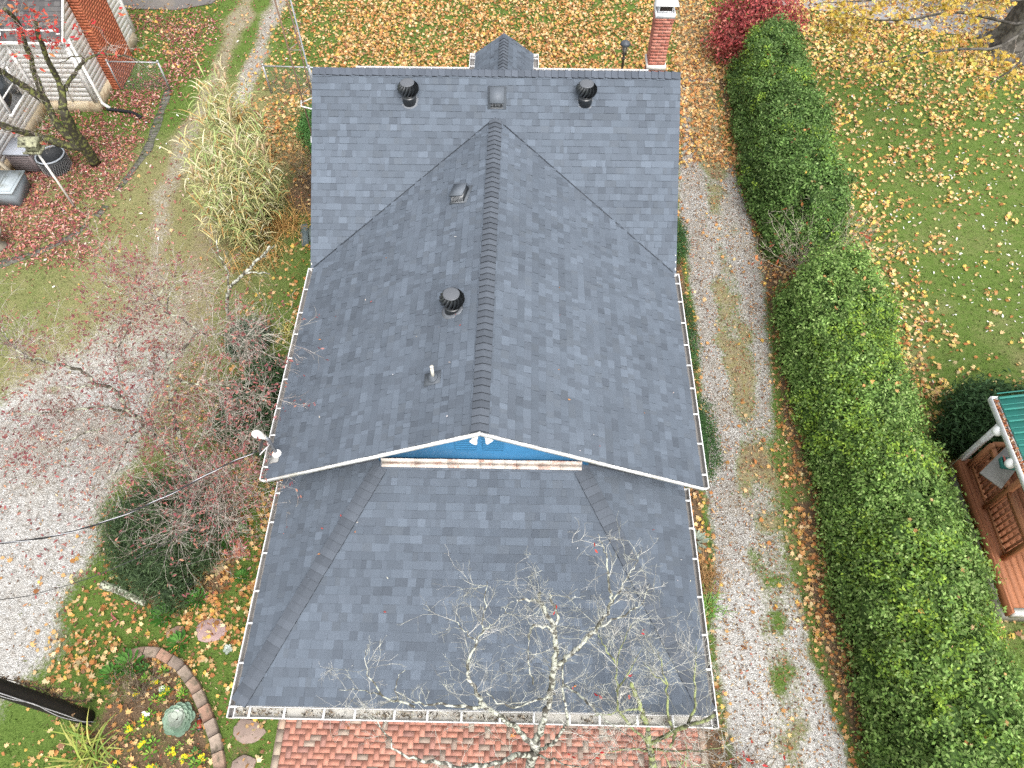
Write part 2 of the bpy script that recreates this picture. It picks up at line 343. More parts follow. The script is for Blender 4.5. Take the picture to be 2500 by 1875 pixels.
def ground_mat():
    m = bpy.data.materials.new('ground'); m.use_nodes = True; n = m.node_tree; P = n.nodes['Principled BSDF']
    P.inputs['Roughness'].default_value = .95; P.inputs['Specular IOR Level'].default_value = .08
    L = n.links.new
    tc = n.nodes.new('ShaderNodeTexCoord')
    def noise(sc, det=4, ro=.6):
        t = n.nodes.new('ShaderNodeTexNoise'); t.inputs['Scale'].default_value = sc; t.inputs['Detail'].default_value = det; t.inputs['Roughness'].default_value = ro
        L(tc.outputs['Object'], t.inputs['Vector']); return t.outputs['Fac']
    def vor(sc):
        t = n.nodes.new('ShaderNodeTexVoronoi'); t.inputs['Scale'].default_value = sc; L(tc.outputs['Object'], t.inputs['Vector']); return t
    def ramp(f, st):
        r = n.nodes.new('ShaderNodeValToRGB'); e = r.color_ramp.elements
        while len(e) < len(st): e.new(.5)
        for k, (p, c) in zip(e, st): k.position = p; k.color = (*c, 1)
        L(f, r.inputs[0]); return r.outputs[0]
    def mix(f, a, b, bl='MIX'):
        x = n.nodes.new('ShaderNodeMix'); x.data_type = 'RGBA'; x.blend_type = bl
        if isinstance(f, float): x.inputs[0].default_value = f
        else: L(f, x.inputs[0])
        L(a, x.inputs[6]); L(b, x.inputs[7]); return x.outputs[2]
    def math_(op, a, b=None, c=None):
        x = n.nodes.new('ShaderNodeMath'); x.operation = op
        for i, q in enumerate((a, b, c)):
            if q is None: continue
            if isinstance(q, (int, float)): x.inputs[i].default_value = q
            else: L(q, x.inputs[i])
        return x.outputs[0]
    def gate(w, nf, k=1.3):
        s = math_('MULTIPLY_ADD', math_('SUBTRACT', nf, .5), k, w)
        r = n.nodes.new('ShaderNodeMapRange'); r.interpolation_type = 'SMOOTHSTEP'; r.inputs['From Min'].default_value = .30; r.inputs['From Max'].default_value = .70
        L(s, r.inputs['Value']); return r.outputs[0]
    at = n.nodes.new('ShaderNodeAttribute'); at.attribute_name = 'zone'
    sp = n.nodes.new('ShaderNodeSeparateColor'); L(at.outputs['Color'], sp.inputs[0])
    fine = noise(38, 6, .75); med = noise(7, 5); grit = noise(14, 8, .8)
    g1 = ramp(fine, [(.28, (.036, .062, .012)), (.5, (.082, .132, .027)), (.72, (.148, .200, .052))])
    g2 = ramp(fine, [(.28, (.11, .10, .045)), (.5, (.20, .185, .085)), (.74, (.31, .285, .15))])
    gd = math_('MULTIPLY_ADD', math_('SUBTRACT', med, .5), 1.1, at.outputs['Alpha'])
    rr = n.nodes.new('ShaderNodeMapRange'); rr.inputs['From Min'].default_value = .1; rr.inputs['From Max'].default_value = 1.0; L(gd, rr.inputs['Value'])
    grass = mix(rr.outputs[0], g1, g2)
    dn = ramp(noise(30, 7, .8), [(.25, (.10, .075, .045)), (.48, (.21, .17, .115)), (.75, (.36, .31, .23))])
    dirt = mix(gate(med, fine, .9), dn, ramp(fine, [(.3, (.13, .12, .05)), (.7, (.26, .235, .11))]))
    soil = ramp(noise(32, 7, .8), [(.25, (.040, .028, .019)), (.5, (.125, .085, .052)), (.75, (.24, .165, .10))])
    v = vor(38); v2 = vor(75)
    s1 = ramp(n_sep(n, v.outputs['Color']), [(.0, (.265, .258, .243)), (.45, (.447, .445, .422)), (.85, (.61, .60, .58)), (1, (.83, .825, .80))])
    s2 = ramp(n_sep(n, v2.outputs['Color']), [(.0, (.205, .20, .187)), (.6, (.435, .427, .405)), (1, (.65, .643, .62))])
    gap = ramp(v.outputs['Distance'], [(.32, (1, 1, 1)), (.66, (.45, .42, .40))])
    gravel = mix(1.0, mix(.45, s1, s2), gap, 'MULTIPLY')
    gravel = mix(gate(noise(1.3, 6, .7), grit, .9), gravel, mix(.45, gravel, dn))
    fresh = n.nodes.new('ShaderNodeVectorMath'); fresh.operation = 'SCALE'; L(mix(.4, s1, s2), fresh.inputs[0]); fresh.inputs['Scale'].default_value = 1.02
    gravel = mix(math_('MULTIPLY', gate(at.outputs['Alpha'], med, 1.6), .6), gravel, fresh.outputs[0])
    c = mix(gate(sp.outputs['Green'], grit), grass, dirt)
    c = mix(gate(sp.outputs['Blue'], grit), c, soil)
    c = mix(gate(sp.outputs['Red'], grit), c, gravel)
    L(c, P.inputs['Base Color'])
    hh = math_('ADD', math_('MULTIPLY', fine, .8), math_('MULTIPLY', math_('MULTIPLY', v.outputs['Distance'], sp.outputs['Red']), -1.0))
    bp = n.nodes.new('ShaderNodeBump'); bp.inputs['Strength'].default_value = .8; bp.inputs['Distance'].default_value = .03
    L(hh, bp.inputs['Height']); L(bp.outputs[0], P.inputs['Normal'])
    return m
def n_sep(n, col):
    s = n.nodes.new('ShaderNodeSeparateColor'); n.links.new(col, s.inputs[0]); return s.outputs[0]
M_GROUND = ground_mat()

def sheet(name, x0, x1, y0, y1, step, z=0, keep=None, skirt=False):
    xs = np.arange(x0, x1 + step / 2, step); ys = np.arange(y0, y1 + step / 2, step)
    X, Y = np.meshgrid(xs, ys); nx, ny = len(xs), len(ys)
    Zh = z + .03 * (fbm(X, Y, 1.7, 81) - .5) + .012 * (nz(X, Y, .3, 82) - .5)
    gr, di, so, dr = zones(X, Y)
    I = np.arange(nx * ny).reshape(ny, nx)
    F = np.stack([I[:-1, :-1], I[:-1, 1:], I[1:, 1:], I[1:, :-1]], -1).reshape(-1, 4)
    if keep is not None:
        F = F[keep(gr, X, Y).ravel()[F].mean(1) > .5]
    V = np.stack([X, Y, Zh], -1).reshape(-1, 3)
    zc = np.stack([gr, di, so, dr], -1).reshape(-1, 4)
    if keep is not None:
        u, inv = np.unique(F, return_inverse=True); V = V[u]; zc = zc[u]; F = inv.reshape(-1, 4)
    if skirt:
        b = len(V); o = 400.
        V = np.vstack([V, [(-o, -o, -.6), (o, -o, -.6), (o, o, -.6), (-o, o, -.6)]]); zc = np.vstack([zc, np.tile([0, .1, 0, .3], (4, 1))])
        c = [I[0, 0], I[0, -1], I[-1, -1], I[-1, 0]]
        edges = [list(I[0, :]), list(I[:, -1]), list(I[-1, ::-1]), list(I[::-1, 0])]
        polys = [[b + k, b + (k + 1) % 4] + edges[k][::-1] for k in range(4)]
    else: polys = []
    me = bpy.data.meshes.new(name); n = len(F)
    loops = np.concatenate([F.ravel()] + [np.array(p) for p in polys]); sizes = np.array([4] * n + [len(p) for p in polys])
    me.vertices.add(len(V)); me.vertices.foreach_set('co', V.ravel().astype(np.float32))
    me.loops.add(len(loops)); me.loops.foreach_set('vertex_index', loops.astype(np.int32))
    me.polygons.add(len(sizes)); me.polygons.foreach_set('loop_start', np.concatenate([[0], np.cumsum(sizes)[:-1]]).astype(np.int32))
    me.update(calc_edges=True)
    at = me.attributes.new('zone', 'FLOAT_COLOR', 'POINT'); at.data.foreach_set('color', zc.ravel().astype(np.float32))
    me.polygons.foreach_set('use_smooth', np.ones(len(sizes), bool))
    me.materials.append(M_GROUND)
    o = bpy.data.objects.new(name, me); COL.objects.link(o); return kind(o, 'structure')

sheet('ground', -26, 26, -7, 36, .12, skirt=True)
inner = lambda g, X, Y, s: ((X > 3.9) & (X < 8.5)) if s else (X < -6)
sheet('driveway', 4, 8.8, -6.9, 33, .12, .006, lambda g, X, Y: ((X > np.interp(Y, *DRL)) & (X < np.interp(Y, *DRR))).astype(float))
sheet('gravel_path', -16, -7, -6.9, 33, .12, .006, lambda g, X, Y: ((dpoly(X, Y, YARD) < np.interp(Y, [-2, 2, 5, 8, 12], [2.7, 2.3, 1.9, 1.2, .7])) | (dpoly(X, Y, TRA) < .33) | (dpoly(X, Y, TRB) < .33)).astype(float))
# asphalt road beyond the neighbour, pavement beyond the right lawn
g = Geo(); g.prism([(-24, 24.75, 0), (-14.4, 24.5, 0), (-12.4, 24.45, 0), (-11.2, 24.9, 0), (-10.9, 25.6, 0), (-10.9, 30, 0), (-24, 30, 0)], (0, 0, .05))
kind(g.build('road', mat('asphalt', (.12, .112, .108), rough=.9, noise=.2, nscale=30, bump=.3, bscale=90, dirt=(.16, .14, .12), dscale=.8)), 'structure')
g = Geo()
for k, (ax, bx) in enumerate(((9.6, 12.7), (12.75, 15.5), (15.55, 18.5), (18.55, 22))):
    f0, f1 = [np.interp(q, [9.6, 12.5, 15.4, 16.4, 18, 22], [25.4, 24.7, 23.6, 23.2, 23.0, 23.0]) for q in (ax, bx)]
    g.prism([(ax, f0, .0), (bx, f1, .0), (bx, f1 + 2.3, .0), (ax, f0 + 2.3, .0)], (0, 0, .045 + .006 * (k % 2)))
kind(g.build('pavement', mat('pavement', (.23, .23, .235), rough=.9, noise=.16, nscale=16, bump=.2, dirt=(.22, .21, .2), dscale=1.2)), 'structure')
# dark sunken edging between the neighbour's lawn and the track
g = Geo(); P = np.array(EDG); t = np.linspace(0, len(P) - 1, 60)
px, py = np.interp(t, range(len(P)), P[:, 0]), np.interp(t, range(len(P)), P[:, 1])
for i in range(59):
    d = np.array([px[i + 1] - px[i], py[i + 1] - py[i]]); d /= np.linalg.norm(d); nn = np.array([-d[1], d[0]]) * (.06 + .10 * nz(px[i], py[i], .5, 5))
    a_, b_ = np.array([px[i], py[i]]), np.array([px[i + 1], py[i + 1]])
    if nz(px[i], py[i], .9, 9) < .30: continue
    g.prism([(*(a_ - nn), .0), (*(b_ - nn), .0), (*(b_ + nn), .0), (*(a_ + nn), .0)], (0, 0, .012 + .006 * nz(px[i], py[i], .9, 2)))
kind(g.build('kerb', mat('old_edging', (.12, .115, .098), rough=.95, noise=.35, nscale=9, bump=.5, dirt=(.05, .07, .02), dscale=3)), 'structure')

# brick patio: herringbone pavers in real relief, pale border course
g = Geo(); L_, W_ = .204, .102; r_ = np.random.default_rng(5)
PALB = [(.27, .105, .068), (.31, .12, .075), (.35, .15, .10), (.23, .10, .072), (.20, .14, .105), (.25, .185, .14)]
PWB = [.24, .28, .2, .14, .08, .06]
def brick(x0, x1, y0, y1, col=None):
    if x1 < -3.66 or x0 > 4.12 or y1 < -1.0 or y0 > 4.0: return
    x0, x1, y0, y1 = max(x0, -3.66), min(x1, 4.12), max(y0, -1.0), min(y1, 4)
    if x1 - x0 < .02 or y1 - y0 < .02: return
    c = col or PALB[r_.choice(6, p=PWB)]; k = r_.uniform(.85, 1.15); c = [q * k * 1.05 + .045 for q in c]
    z = .035 + r_.uniform(0, .003); b = .003
    g.add([(x0 + b, y0 + b, 0), (x1 - b, y0 + b, 0), (x1 - b, y1 - b, 0), (x0 + b, y1 - b, 0), (x0 + b, y0 + b, z), (x1 - b, y0 + b, z), (x1 - b, y1 - b, z), (x0 + b, y1 - b, z)],
          [(4, 5, 6, 7), (0, 1, 5, 4), (1, 2, 6, 5), (2, 3, 7, 6), (3, 0, 4, 7)], c)
for i in range(-60, 100):
    for j in range(-60, 66):
        k = (i - j) % 4
        x, y = -3.66 + i * W_, -1.0 + j * W_
        if k == 0: brick(x, x + L_, y, y + W_)
        elif k == 3: brick(x, x + W_, y, y + L_) if (i - j) % 4 == 3 else None
PALE = [(.36, .29, .22), (.30, .24, .19), (.33, .24, .18)]
def border(x0, x1, y0, y1):
    c = PALE[r_.integers(3)]; k = r_.uniform(.85, 1.1); z = .042 + r_.uniform(0, .004)
    g.box(((x0 + x1) / 2, (y0 + y1) / 2, z / 2), (x1 - x0 - .006, y1 - y0 - .006, z), [q * k for q in c])
y = -1.0
while y < 4:
    border(-3.78, -3.665, y, y + .22); border(4.125, 4.24, y, y + .22); y += .22
x = -3.78
while x < 4.2: border(x, x + .22, -1.12, -1.005); x += .22
g.box((.23, 1.44, .004), (8.06, 5.1, .05), (.20, .15, .115))
kind(g.build('patio', M_BRICK), 'structure')

# ------------------------------------------------------------------ fallen leaves
A_ = np.radians([90, 68, 42, 20, -2, -28, -90, -152, -178, 160, 138, 112]); RR = np.array([1, .46, .92, .44, .62, .40, .52, .40, .62, .44, .92, .46])
MAPLE = np.stack([RR * np.cos(A_), RR * np.sin(A_)], -1)
OVAL = np.array([(0, -1), (.38, -.35), (.36, .3), (0, 1), (-.36, .3), (-.38, -.35)])
def place_leaves(geo, pts, size, tmpl, pal, wts, tilt=.35, curl=.3, seed=0, jit=.18, normals=None):
    r = np.random.default_rng(seed); N = len(pts)
    if N == 0: return
    a = r.uniform(0, 2 * np.pi, N); s = size * r.uniform(.5, 1.35, N)
    if normals is None:
        nv = np.stack([r.normal(0, tilt, N), r.normal(0, tilt, N), np.ones(N)], -1)
    else: nv = normals + r.normal(0, tilt, (N, 3))
    nv /= np.linalg.norm(nv, axis=1)[:, None]
    ref = np.stack([np.cos(a), np.sin(a), r.normal(0, .3, N)], -1)
    u = np.cross(nv, ref); u /= np.linalg.norm(u, axis=1)[:, None] + 1e-9; v = np.cross(nv, u)
    t = tmpl[None] * np.stack([r.uniform(.75, 1.1, N), np.ones(N)], -1)[:, None, :]
    cz = r.normal(0, curl, N)[:, None] * (tmpl ** 2).sum(1)[None] + r.normal(0, curl * .7, N)[:, None] * tmpl[None, :, 0]
    P = pts[:, None] + s[:, None, None] * (u[:, None] * t[..., :1] + v[:, None] * t[..., 1:] + nv[:, None] * cz[..., None] * .6)
    if normals is None:
        low = P[..., 2].min(1) - pts[:, 2]; P[..., 2] -= (low - .008)[:, None]
    c = np.array(pal)[r.choice(len(pal), N, p=np.array(wts) / sum(wts))] * r.uniform(1 - jit, 1 + jit, (N, 1)) * r.uniform(.95, 1.05, (N, 3))
    geo.arr(P, c)
def scatter(fn, mx, x0, x1, y0, y1, seed):
    r = np.random.default_rng(seed); N = int(mx * (x1 - x0) * (y1 - y0)); x = r.uniform(x0, x1, N); y = r.uniform(y0, y1, N)
    k = r.uniform(0, mx, N) < fn(x, y); return np.stack([x[k], y[k], r.uniform(.004, .03, k.sum())], -1)
TAN = [(.50, .30, .125), (.46, .24, .09), (.55, .385, .19), (.38, .165, .055), (.27, .115, .045), (.53, .34, .085), (.57, .44, .25), (.20, .105, .06)]
TANW = [.20, .18, .18, .14, .09, .09, .07, .05]
pts = scatter(litter_tan, 290, -17, 22, -2.2, 30, 1)
rust = (pts[:, 0] > 6.9) & (pts[:, 0] < 8.6) & (pts[:, 1] < 19)
g = Geo(); place_leaves(g, pts[~rust], .073, MAPLE, TAN, TANW, seed=2, tilt=.45, curl=.5, jit=.25)
place_leaves(g, pts[rust], .066, MAPLE, TAN, [.2, .24, .1, .2, .12, .08, .03, .05], seed=3, tilt=.45, curl=.5, jit=.25)
yl = pts[(pts[:, 0] > 8.5)]; yl = yl[::4]
place_leaves(g, yl + (.05, .04, .02), .085, MAPLE, [(.62, .46, .16), (.60, .50, .24), (.58, .42, .10)], [1, 1, 1], seed=4)
kind(g.build('fallen_maple_leaves', M_LITTER), 'stuff')
rr0 = np.random.default_rng(44); g = Geo(); rp0 = []
for k in range(46):
    x, y = rr0.uniform(-3.6, 3.7), rr0.uniform(.3, 8.5)
    if y < 3.6: z = min(2.62 + .2247 * (y - .09), 2.62 + .4363 * (3.76 - abs(x)))
    else: z = 5.094 - .4768 * abs(x - .043)
    rp0.append((x, y, z + .012))
place_leaves(g, np.array(rp0), .024, OVAL, [(.40, .17, .06), (.5, .45, .38), (.30, .06, .05), (.6, .58, .55)], [1, 1, 1, .8], seed=45)
kind(g.build('roof_leaves', M_LITTER), 'stuff')
g = Geo(); pts = scatter(litter_red, 550, -17, 20, .5, 26, 5)
RED = [(.27, .085, .08), (.38, .16, .13), (.47, .27, .22), (.19, .055, .055), (.42, .20, .10), (.56, .40, .34), (.13, .05, .045)]
place_leaves(g, pts, .047, OVAL, RED, [.24, .2, .13, .2, .1, .05, .12], seed=6, curl=.45, tilt=.45)
kind(g.build('fallen_dogwood_leaves', M_LITTER), 'stuff')
def crumbs(x, y):
    gr, di, so, dr = zones(x, y); n = fbm(x, y, .9, 55)
    d = 260 * so + 120 * di * sst(.35, .6, n) * np.where(x > 0, 1, .35)
    xr = np.interp(y, *DRR); xl = np.interp(y, *DRL); d = np.maximum(d, np.where((x > xl - .3) & (x < xr + .6), 18 + 90 * sst(.5, .68, n) + 150 * sst(.6, .15, dpoly(x, y, MID)) * sst(.35, .6, n), 0))
    d = np.maximum(d, sst(.9, .1, xl + .35 - x) * sst(3.7, 3.9, x) * 160)
    d = np.maximum(d, sst(-3.6, -3.9, x) * sst(-8.8, -7.4, x) * (45 + 60 * n) * sst(12, 9, y)); d = np.maximum(d, sst(15.5, 16.5, y) * sst(-9, -7, x) * sst(8, 7, x) * 60)
    d = np.maximum(d, sst(-8, -9, x) * (6 + 14 * n))
    return np.where((np.abs(x) < 3.7) & (y > -1.1) & (y < 15.8), 0, d)
g = Geo(); pts = scatter(crumbs, 300, -15, 10, -1.8, 24, 15)
place_leaves(g, pts, .030, OVAL, [(.26, .14, .07), (.36, .22, .11), (.17, .09, .05), (.42, .31, .18), (.10, .06, .04), (.30, .10, .06)], [1, 1, .9, .6, .6, .4], seed=16, curl=.5, tilt=.5, jit=.3)
kind(g.build('leaf_crumbs', M_LITTER), 'stuff')
g = Geo(); pts = scatter(lambda x, y: sst(9.4, 10.2, x) * (1.0 + 7 * sst(.42, .7, fbm(x, y, 2.5, 91))) * np.interp(y, [5, 8, 18, 22], [.6, 1.2, 1, .2]) + sst(-7, -8, x) * sst(8, 12, y) * 1.3, 10, -13, 20, 5, 24, 8)
place_leaves(g, pts, .045, OVAL, [(.75, .72, .68), (.62, .56, .48)], [.7, .3], seed=9, curl=.4)
kind(g.build('pale_fallen_leaves', M_LITTER), 'stuff')

# grass blades where the lawn is green
def grass_d(x, y):
    gr, di, so, dr = zones(x, y); n = fbm(x, y, 1.0, 95)
    d = 90 * sst(.2, .5, n + .15) * (1 - gr) * (1 - .85 * di) * (1 - .8 * so)
    return np.where(((np.abs(x) < 3.75) & (y > -1.2) & (y < 15.8)) | ((x > 3.7) & (x < 4.3) & (y < .4)), 0, d)
pts = scatter(grass_d, 90, -15, 18, -1.6, 27, 10)
r = np.random.default_rng(11); N = len(pts); pts[:, 2] = 0
a = r.uniform(0, 6.28, N); h = r.uniform(.03, .075, N) * np.where(pts[:, 0] < -4, 1.25, 1); w = r.uniform(.004, .009, N) * 2.2; ln = r.uniform(.2, .9, (N, 1)) * h[:, None]
dx = np.stack([np.cos(a), np.sin(a), 0 * a], -1); b = r.uniform(0, 6.28, N); le = np.stack([np.cos(b), np.sin(b), 0 * b], -1)
P = np.stack([pts - dx * w[:, None], pts + dx * w[:, None], pts + le * ln + np.stack([0 * h, 0 * h, h], -1)], 1)
dr = zones(pts[:, 0], pts[:, 1])[3][:, None]
c = np.array([.090, .147, .031]) * (1 - dr) + np.array([.22, .21, .10]) * dr
g = Geo(); g.arr(P, c * r.uniform(.6, 1.45, (N, 1)))
kind(g.build('grass', M_GRASS), 'stuff')

# ------------------------------------------------------------------ the house
HL = 'grey shingled cottage with white gutters and a blue front gable'
house = thing('house', 'long cottage under a dark grey shingle roof with blue front gable', 'house', (0, 8, 0))
A, ZE, YH, ZH, HX = 3.76, 2.6, 4.0, 3.496, 1.752
XO, BL, BR = .043, -3.86, 3.95
Y1, Y2, Y3, Z1, ZR = 3.733, 8.79, 11.496, 3.194, 5.094
WL, WR, Y4, Z4, Y5 = -3.93, 4.007, 12.324, 5.671, 15.86
SL = (ZR - Z1) / 3.985          # main slope
Z1L = ZR - SL * (XO - BL); Z1R = ZR - SL * (BR - XO)
SW = (Z4 - Z1) / (Y4 - Y2)
TONES = np.array([(.087, .103, .125), (.092, .109, .133), (.098, .117, .143), (.108, .129, .158), (.080, .094, .114), (.089, .104, .124)])
TW = [.22, .27, .22, .10, .11, .08]
def clip(poly, conv):
    for i in range(len(conv)):
        a, b = conv[i], conv[(i + 1) % len(conv)]; out = []
        f = lambda p: (b[0] - a[0]) * (p[1] - a[1]) - (b[1] - a[1]) * (p[0] - a[0])
        for k in range(len(poly)):
            p, q = poly[k], poly[(k + 1) % len(poly)]; fp, fq = f(p), f(q)
            if fp >= 0: out.append(p)
            if fp * fq < 0: t = fp / (fp - fq); out.append((p[0] + t * (q[0] - p[0]), p[1] + t * (q[1] - p[1])))
        poly = out
        if len(poly) < 3: return []
    return poly
def shingles(geo, corners, seed, expo=.143, tones=TONES, tw=TW):
    """Courses of laminated shingles laid over a convex roof face; corners run anticlockwise seen from above, the first two on the eave."""
    r = np.random.default_rng(seed); C = [np.array(c, float) for c in corners]
    O = C[0]; U = C[1] - C[0]; U /= np.linalg.norm(U); N = np.cross(U, C[2] - C[0]); N /= np.linalg.norm(N)
    if N[2] < 0: N = -N
    V = np.cross(N, U)
    if V @ (C[2] - C[0]) < 0: V = -V
    P2 = [((c - O) @ U, (c - O) @ V) for c in C]
    if sum(P2[i][0] * P2[(i + 1) % len(P2)][1] - P2[(i + 1) % len(P2)][0] * P2[i][1] for i in range(len(P2))) < 0: P2 = P2[::-1]
    u0, u1 = min(p[0] for p in P2), max(p[0] for p in P2); v1 = max(p[1] for p in P2)
    W3 = lambda u, v, h: O + U * u + V * v + N * h
    v = 0.; big = None
    while v < v1:
        u = u0 - r.uniform(0, .9); bk = r.uniform(.93, 1.07); run = 0; cur = 0
        e_ = expo
        while u < u1:
            w = r.choice([.085, .11, .14, .17, .21]); thick = r.random() < .45
            if run <= 0: cur = r.choice(len(tones), p=tw); run = 1
            run -= 1
            if thick: cur2 = cur
            else: cur2 = r.choice(len(tones), p=tw) if r.random() < .35 else cur
            h = .0145 if thick else .005
            rect = [(u, v), (u + w, v), (u + w, v + e_ + .012), (u, v + e_ + .012)]
            pc = clip(rect, P2)
            u += w
            if not pc: continue
            hh = lambda q: h * (1 - (q[1] - v) / (e_ + .012)) + .001
            q3 = W3(u - w / 2, v, 0); wz = .90 + .20 * fbm(np.array(q3[0] * 1.0 + q3[2] * 3), np.array(q3[1] * 1.0), 1.3, seed)
            c = tones[cur2] * bk * r.uniform(.94, 1.06) * wz
            top = [W3(q[0], q[1], hh(q)) for q in pc]
            n = len(pc); vs = list(top); fs = [tuple(range(n))]; geo.add(vs, fs, c); vs = list(top); fs = []
            for k in range(n):
                p, q = pc[k], pc[(k + 1) % n]
                if (abs(p[1] - v) < 1e-6 and abs(q[1] - v) < 1e-6) or (thick and abs(p[0] - q[0]) < 1e-6):
                    b = len(vs); vs += [W3(p[0], p[1], -.004), W3(q[0], q[1], -.004)]
                    fs.append((k, b, b + 1, (k + 1) % n))
            if fs: geo.add(vs, fs, c * .38)          # cut edges: black asphalt, dark also to paint in a contact shadow line
        v += e_
def caps(geo, P0, P1, D1, D2, seed, wid=.155, expo=.143, tint=(.084, .096, .114), k=1.):
    """Bent ridge caps from P0 to P1; D1, D2 run down the two slopes."""
    r = np.random.default_rng(seed); P0, P1 = np.array(P0, float), np.array(P1, float); T = P1 - P0; L = np.linalg.norm(T); T /= L
    D1, D2 = [np.array(d, float) / np.linalg.norm(d) for d in (D1, D2)]; Up = np.array([0, 0, 1.])
    Up = Up - T * (Up @ T); Up /= np.linalg.norm(Up)
    n = int(L / expo)
    for i in range(n):
        s0 = i * expo; s1 = min(s0 + expo + .05, L)
        c = np.array(tint) * r.uniform(.86, 1.14); w = wid * r.uniform(.97, 1.03); o = r.uniform(-.004, .004)
        vs = []
        for s, h in ((s0, .040), (s1, .012)):
            c0 = P0 + T * s + Up * h
            for d, q in ((D1, 1), (D1, .1), (D2, .1), (D2, 1)): vs.append(c0 + d * w * q + T * o - Up * (.004 if q == .1 else 0))
            
        for d, q in ((D1, 1), (D1, .1), (D2, .1), (D2, 1)): vs.append(P0 + T * s0 + d * w * q - Up * .006)
        geo.add(vs[:8], [(0, 1, 5, 4), (1, 2, 6, 5), (2, 3, 7, 6)], c)
        geo.add(vs, [(0, 8, 9, 1), (1, 9, 10, 2), (2, 10, 11, 3), (0, 4, 8), (3, 11, 7)], c * .3)  # butt ends of dark asphalt, also painting the contact shadow under each cap

for xv, zv in ((BL + .02, Z1L), (BR - .02, Z1R)):
    g = Geo(); g.bar((xv, Y2 + .01, zv + .012), (XO, Y3 + .0, ZR + .008), .03, .010, (.035, .04, .048)); g.build('valley_flashing', M_LEAD2, house)
# walls
g = Geo()
g.box((.05, 9.9, 1.6), (7.2, 11.7, 3.2)); g.prism([(-3.55, 9.2, 3.2), (-3.55, 15.5, 3.2), (-3.55, 12.324, 5.42)], (7.2, 0, 0))
g.build('wall', M_WALL, house)
# roof decks (fascia and soffit are their edges)
roof = Geo()
th = .10
def deck(cs): roof.prism([np.array(c, float) + (0, 0, -th - .008) for c in cs], (0, 0, th), (.62, .62, .6))
LS = [(BL, Y1, Z1L), (BL, Y2 + .1, Z1L), (XO, Y3, ZR), (XO, Y1, ZR)]
RS = [(BR, Y2 + .1, Z1R), (BR, Y1, Z1R), (XO, Y1, ZR), (XO, Y3, ZR)]
WF = [(WL, Y2, Z1), (WR, Y2, Z1), (WR, Y4, Z4), (WL, Y4, Z4)]
WB = [(WR, Y5, Z1), (WL, Y5, Z1), (WL, Y4, Z4), (WR, Y4, Z4)]
PF = [(-A, .09, ZE + .02), (A, .09, ZE + .02), (HX, YH, ZH), (-HX, YH, ZH)]
PL = [(-A, YH + .1, ZE + .02), (-A, .09, ZE + .02), (-HX, YH, ZH), (-HX, YH + .1, ZH)]
PR = [(A, .09, ZE + .02), (A, YH + .1, ZE + .02), (HX, YH + .1, ZH), (HX, YH, ZH)]
g0 = Geo()
for i, f_ in enumerate((LS, RS, WF, WB)): deck(f_); shingles(g0, f_, 100 + i)
rf = g0.build('roof', M_SHINGLE, house)
g1 = Geo()
for i, f_ in enumerate((PF, PL, PR)): deck(f_); shingles(g1, f_, 120 + i)
prf = g1.build('porch_roof', M_SHINGLE, house)
roof.build('eave', M_ATTR, house)
g = Geo(); caps(g, (XO, Y1 + .01, ZR), (XO, Y3 + .02, ZR), (-1, 0, -SL), (1, 0, -SL), 1); g.build('ridge_cap', M_SHINGLE, rf)
g = Geo(); caps(g, (WL + .02, Y4, Z4), (WR, Y4, Z4), (0, -1, -SW), (0, 1, -SW), 2, tint=(.080, .092, .112)); g.build('ridge_cap', M_SHINGLE, rf)
for s in (-1, 1):
    n1 = np.array([0, -(ZH - ZE - .02) / (YH - .09), 1]); n2 = np.array([s * (ZH - ZE - .02) / (A - HX), 0, 1])
    T = np.array([-s * (A - HX), YH - .09, ZH - ZE - .02]); T /= np.linalg.norm(T)
    d1 = np.cross(T, n1); d1 = d1 if d1[0] * s < 0 else -d1
    d2 = np.cross(T, n2); d2 = d2 if d2[0] * s > 0 else -d2
    g = Geo(); caps(g, (s * (A - .03), .12, ZE + .026), (s * HX, YH - .02, ZH), d1, d2, 5 + s, wid=.15); g.build('hip_cap', M_SHINGLE, prf)
# bargeboards: white rake trim on the front gable and at the wing ends
g = Geo(); e_ = .16
for xa, za in ((BL - .02, Z1L), (BR + .02, Z1R)):
    g = Geo(); g.prism([(xa, Y1 - .012, za - .09), (XO, Y1 - .012, ZR - .09), (XO, Y1 - .012, ZR + .004), (xa, Y1 - .012, za + .004)], (0, -.016, 0)); g.build('bargeboard', M_WHITE, house)
g = Geo()
for xx in (WL + .03, WR - .03):
    s = -1 if xx < 0 else 1; g = Geo()
    g.prism([(xx, Y2 - .02, Z1 - .16), (xx, Y4, Z4 - .16), (xx, Y5, Z1 - .16), (xx, Y5, Z1 - .01), (xx, Y4, Z4 - .01), (xx, Y2 - .02, Z1 - .01)], (s * .02, 0, 0))
    g.build('bargeboard', M_WHITE, house)
# blue gable wall of horizontal boards
gab = Geo(); YG = 4.02; za = 3.3; xa = 1.86; zt = ZR - .14 - SL * xa
gab.prism([(XO - xa, YG, za), (XO + xa, YG, za), (XO + xa, YG, zt), (XO + .02, YG, ZR - .14), (XO - .02, YG, ZR - .14), (XO - xa, YG, zt)], (0, .04, 0))
g = Geo()
for q in (-1, 1): g.prism([(XO + q * (xa + .004), YG + .02, 2.9), (XO + q * 3.5, YG + .02, 2.9), (XO + q * 3.5, YG + .02, ZR - .14 - SL * 3.5), (XO + q * (xa + .004), YG + .02, zt)], (0, .03, 0))
g.build('shaded_gable_side', mat('painted_eave_shade', (.07, .075, .085), rough=.8, noise=.2), house)  # sides of the gable wall in dark grey, eave shade put into the colour
gb = gab.build('gable', M_BLUE, house)
M_SLAT = mat('blue_louvre', (.055, .225, .44), rough=.5)
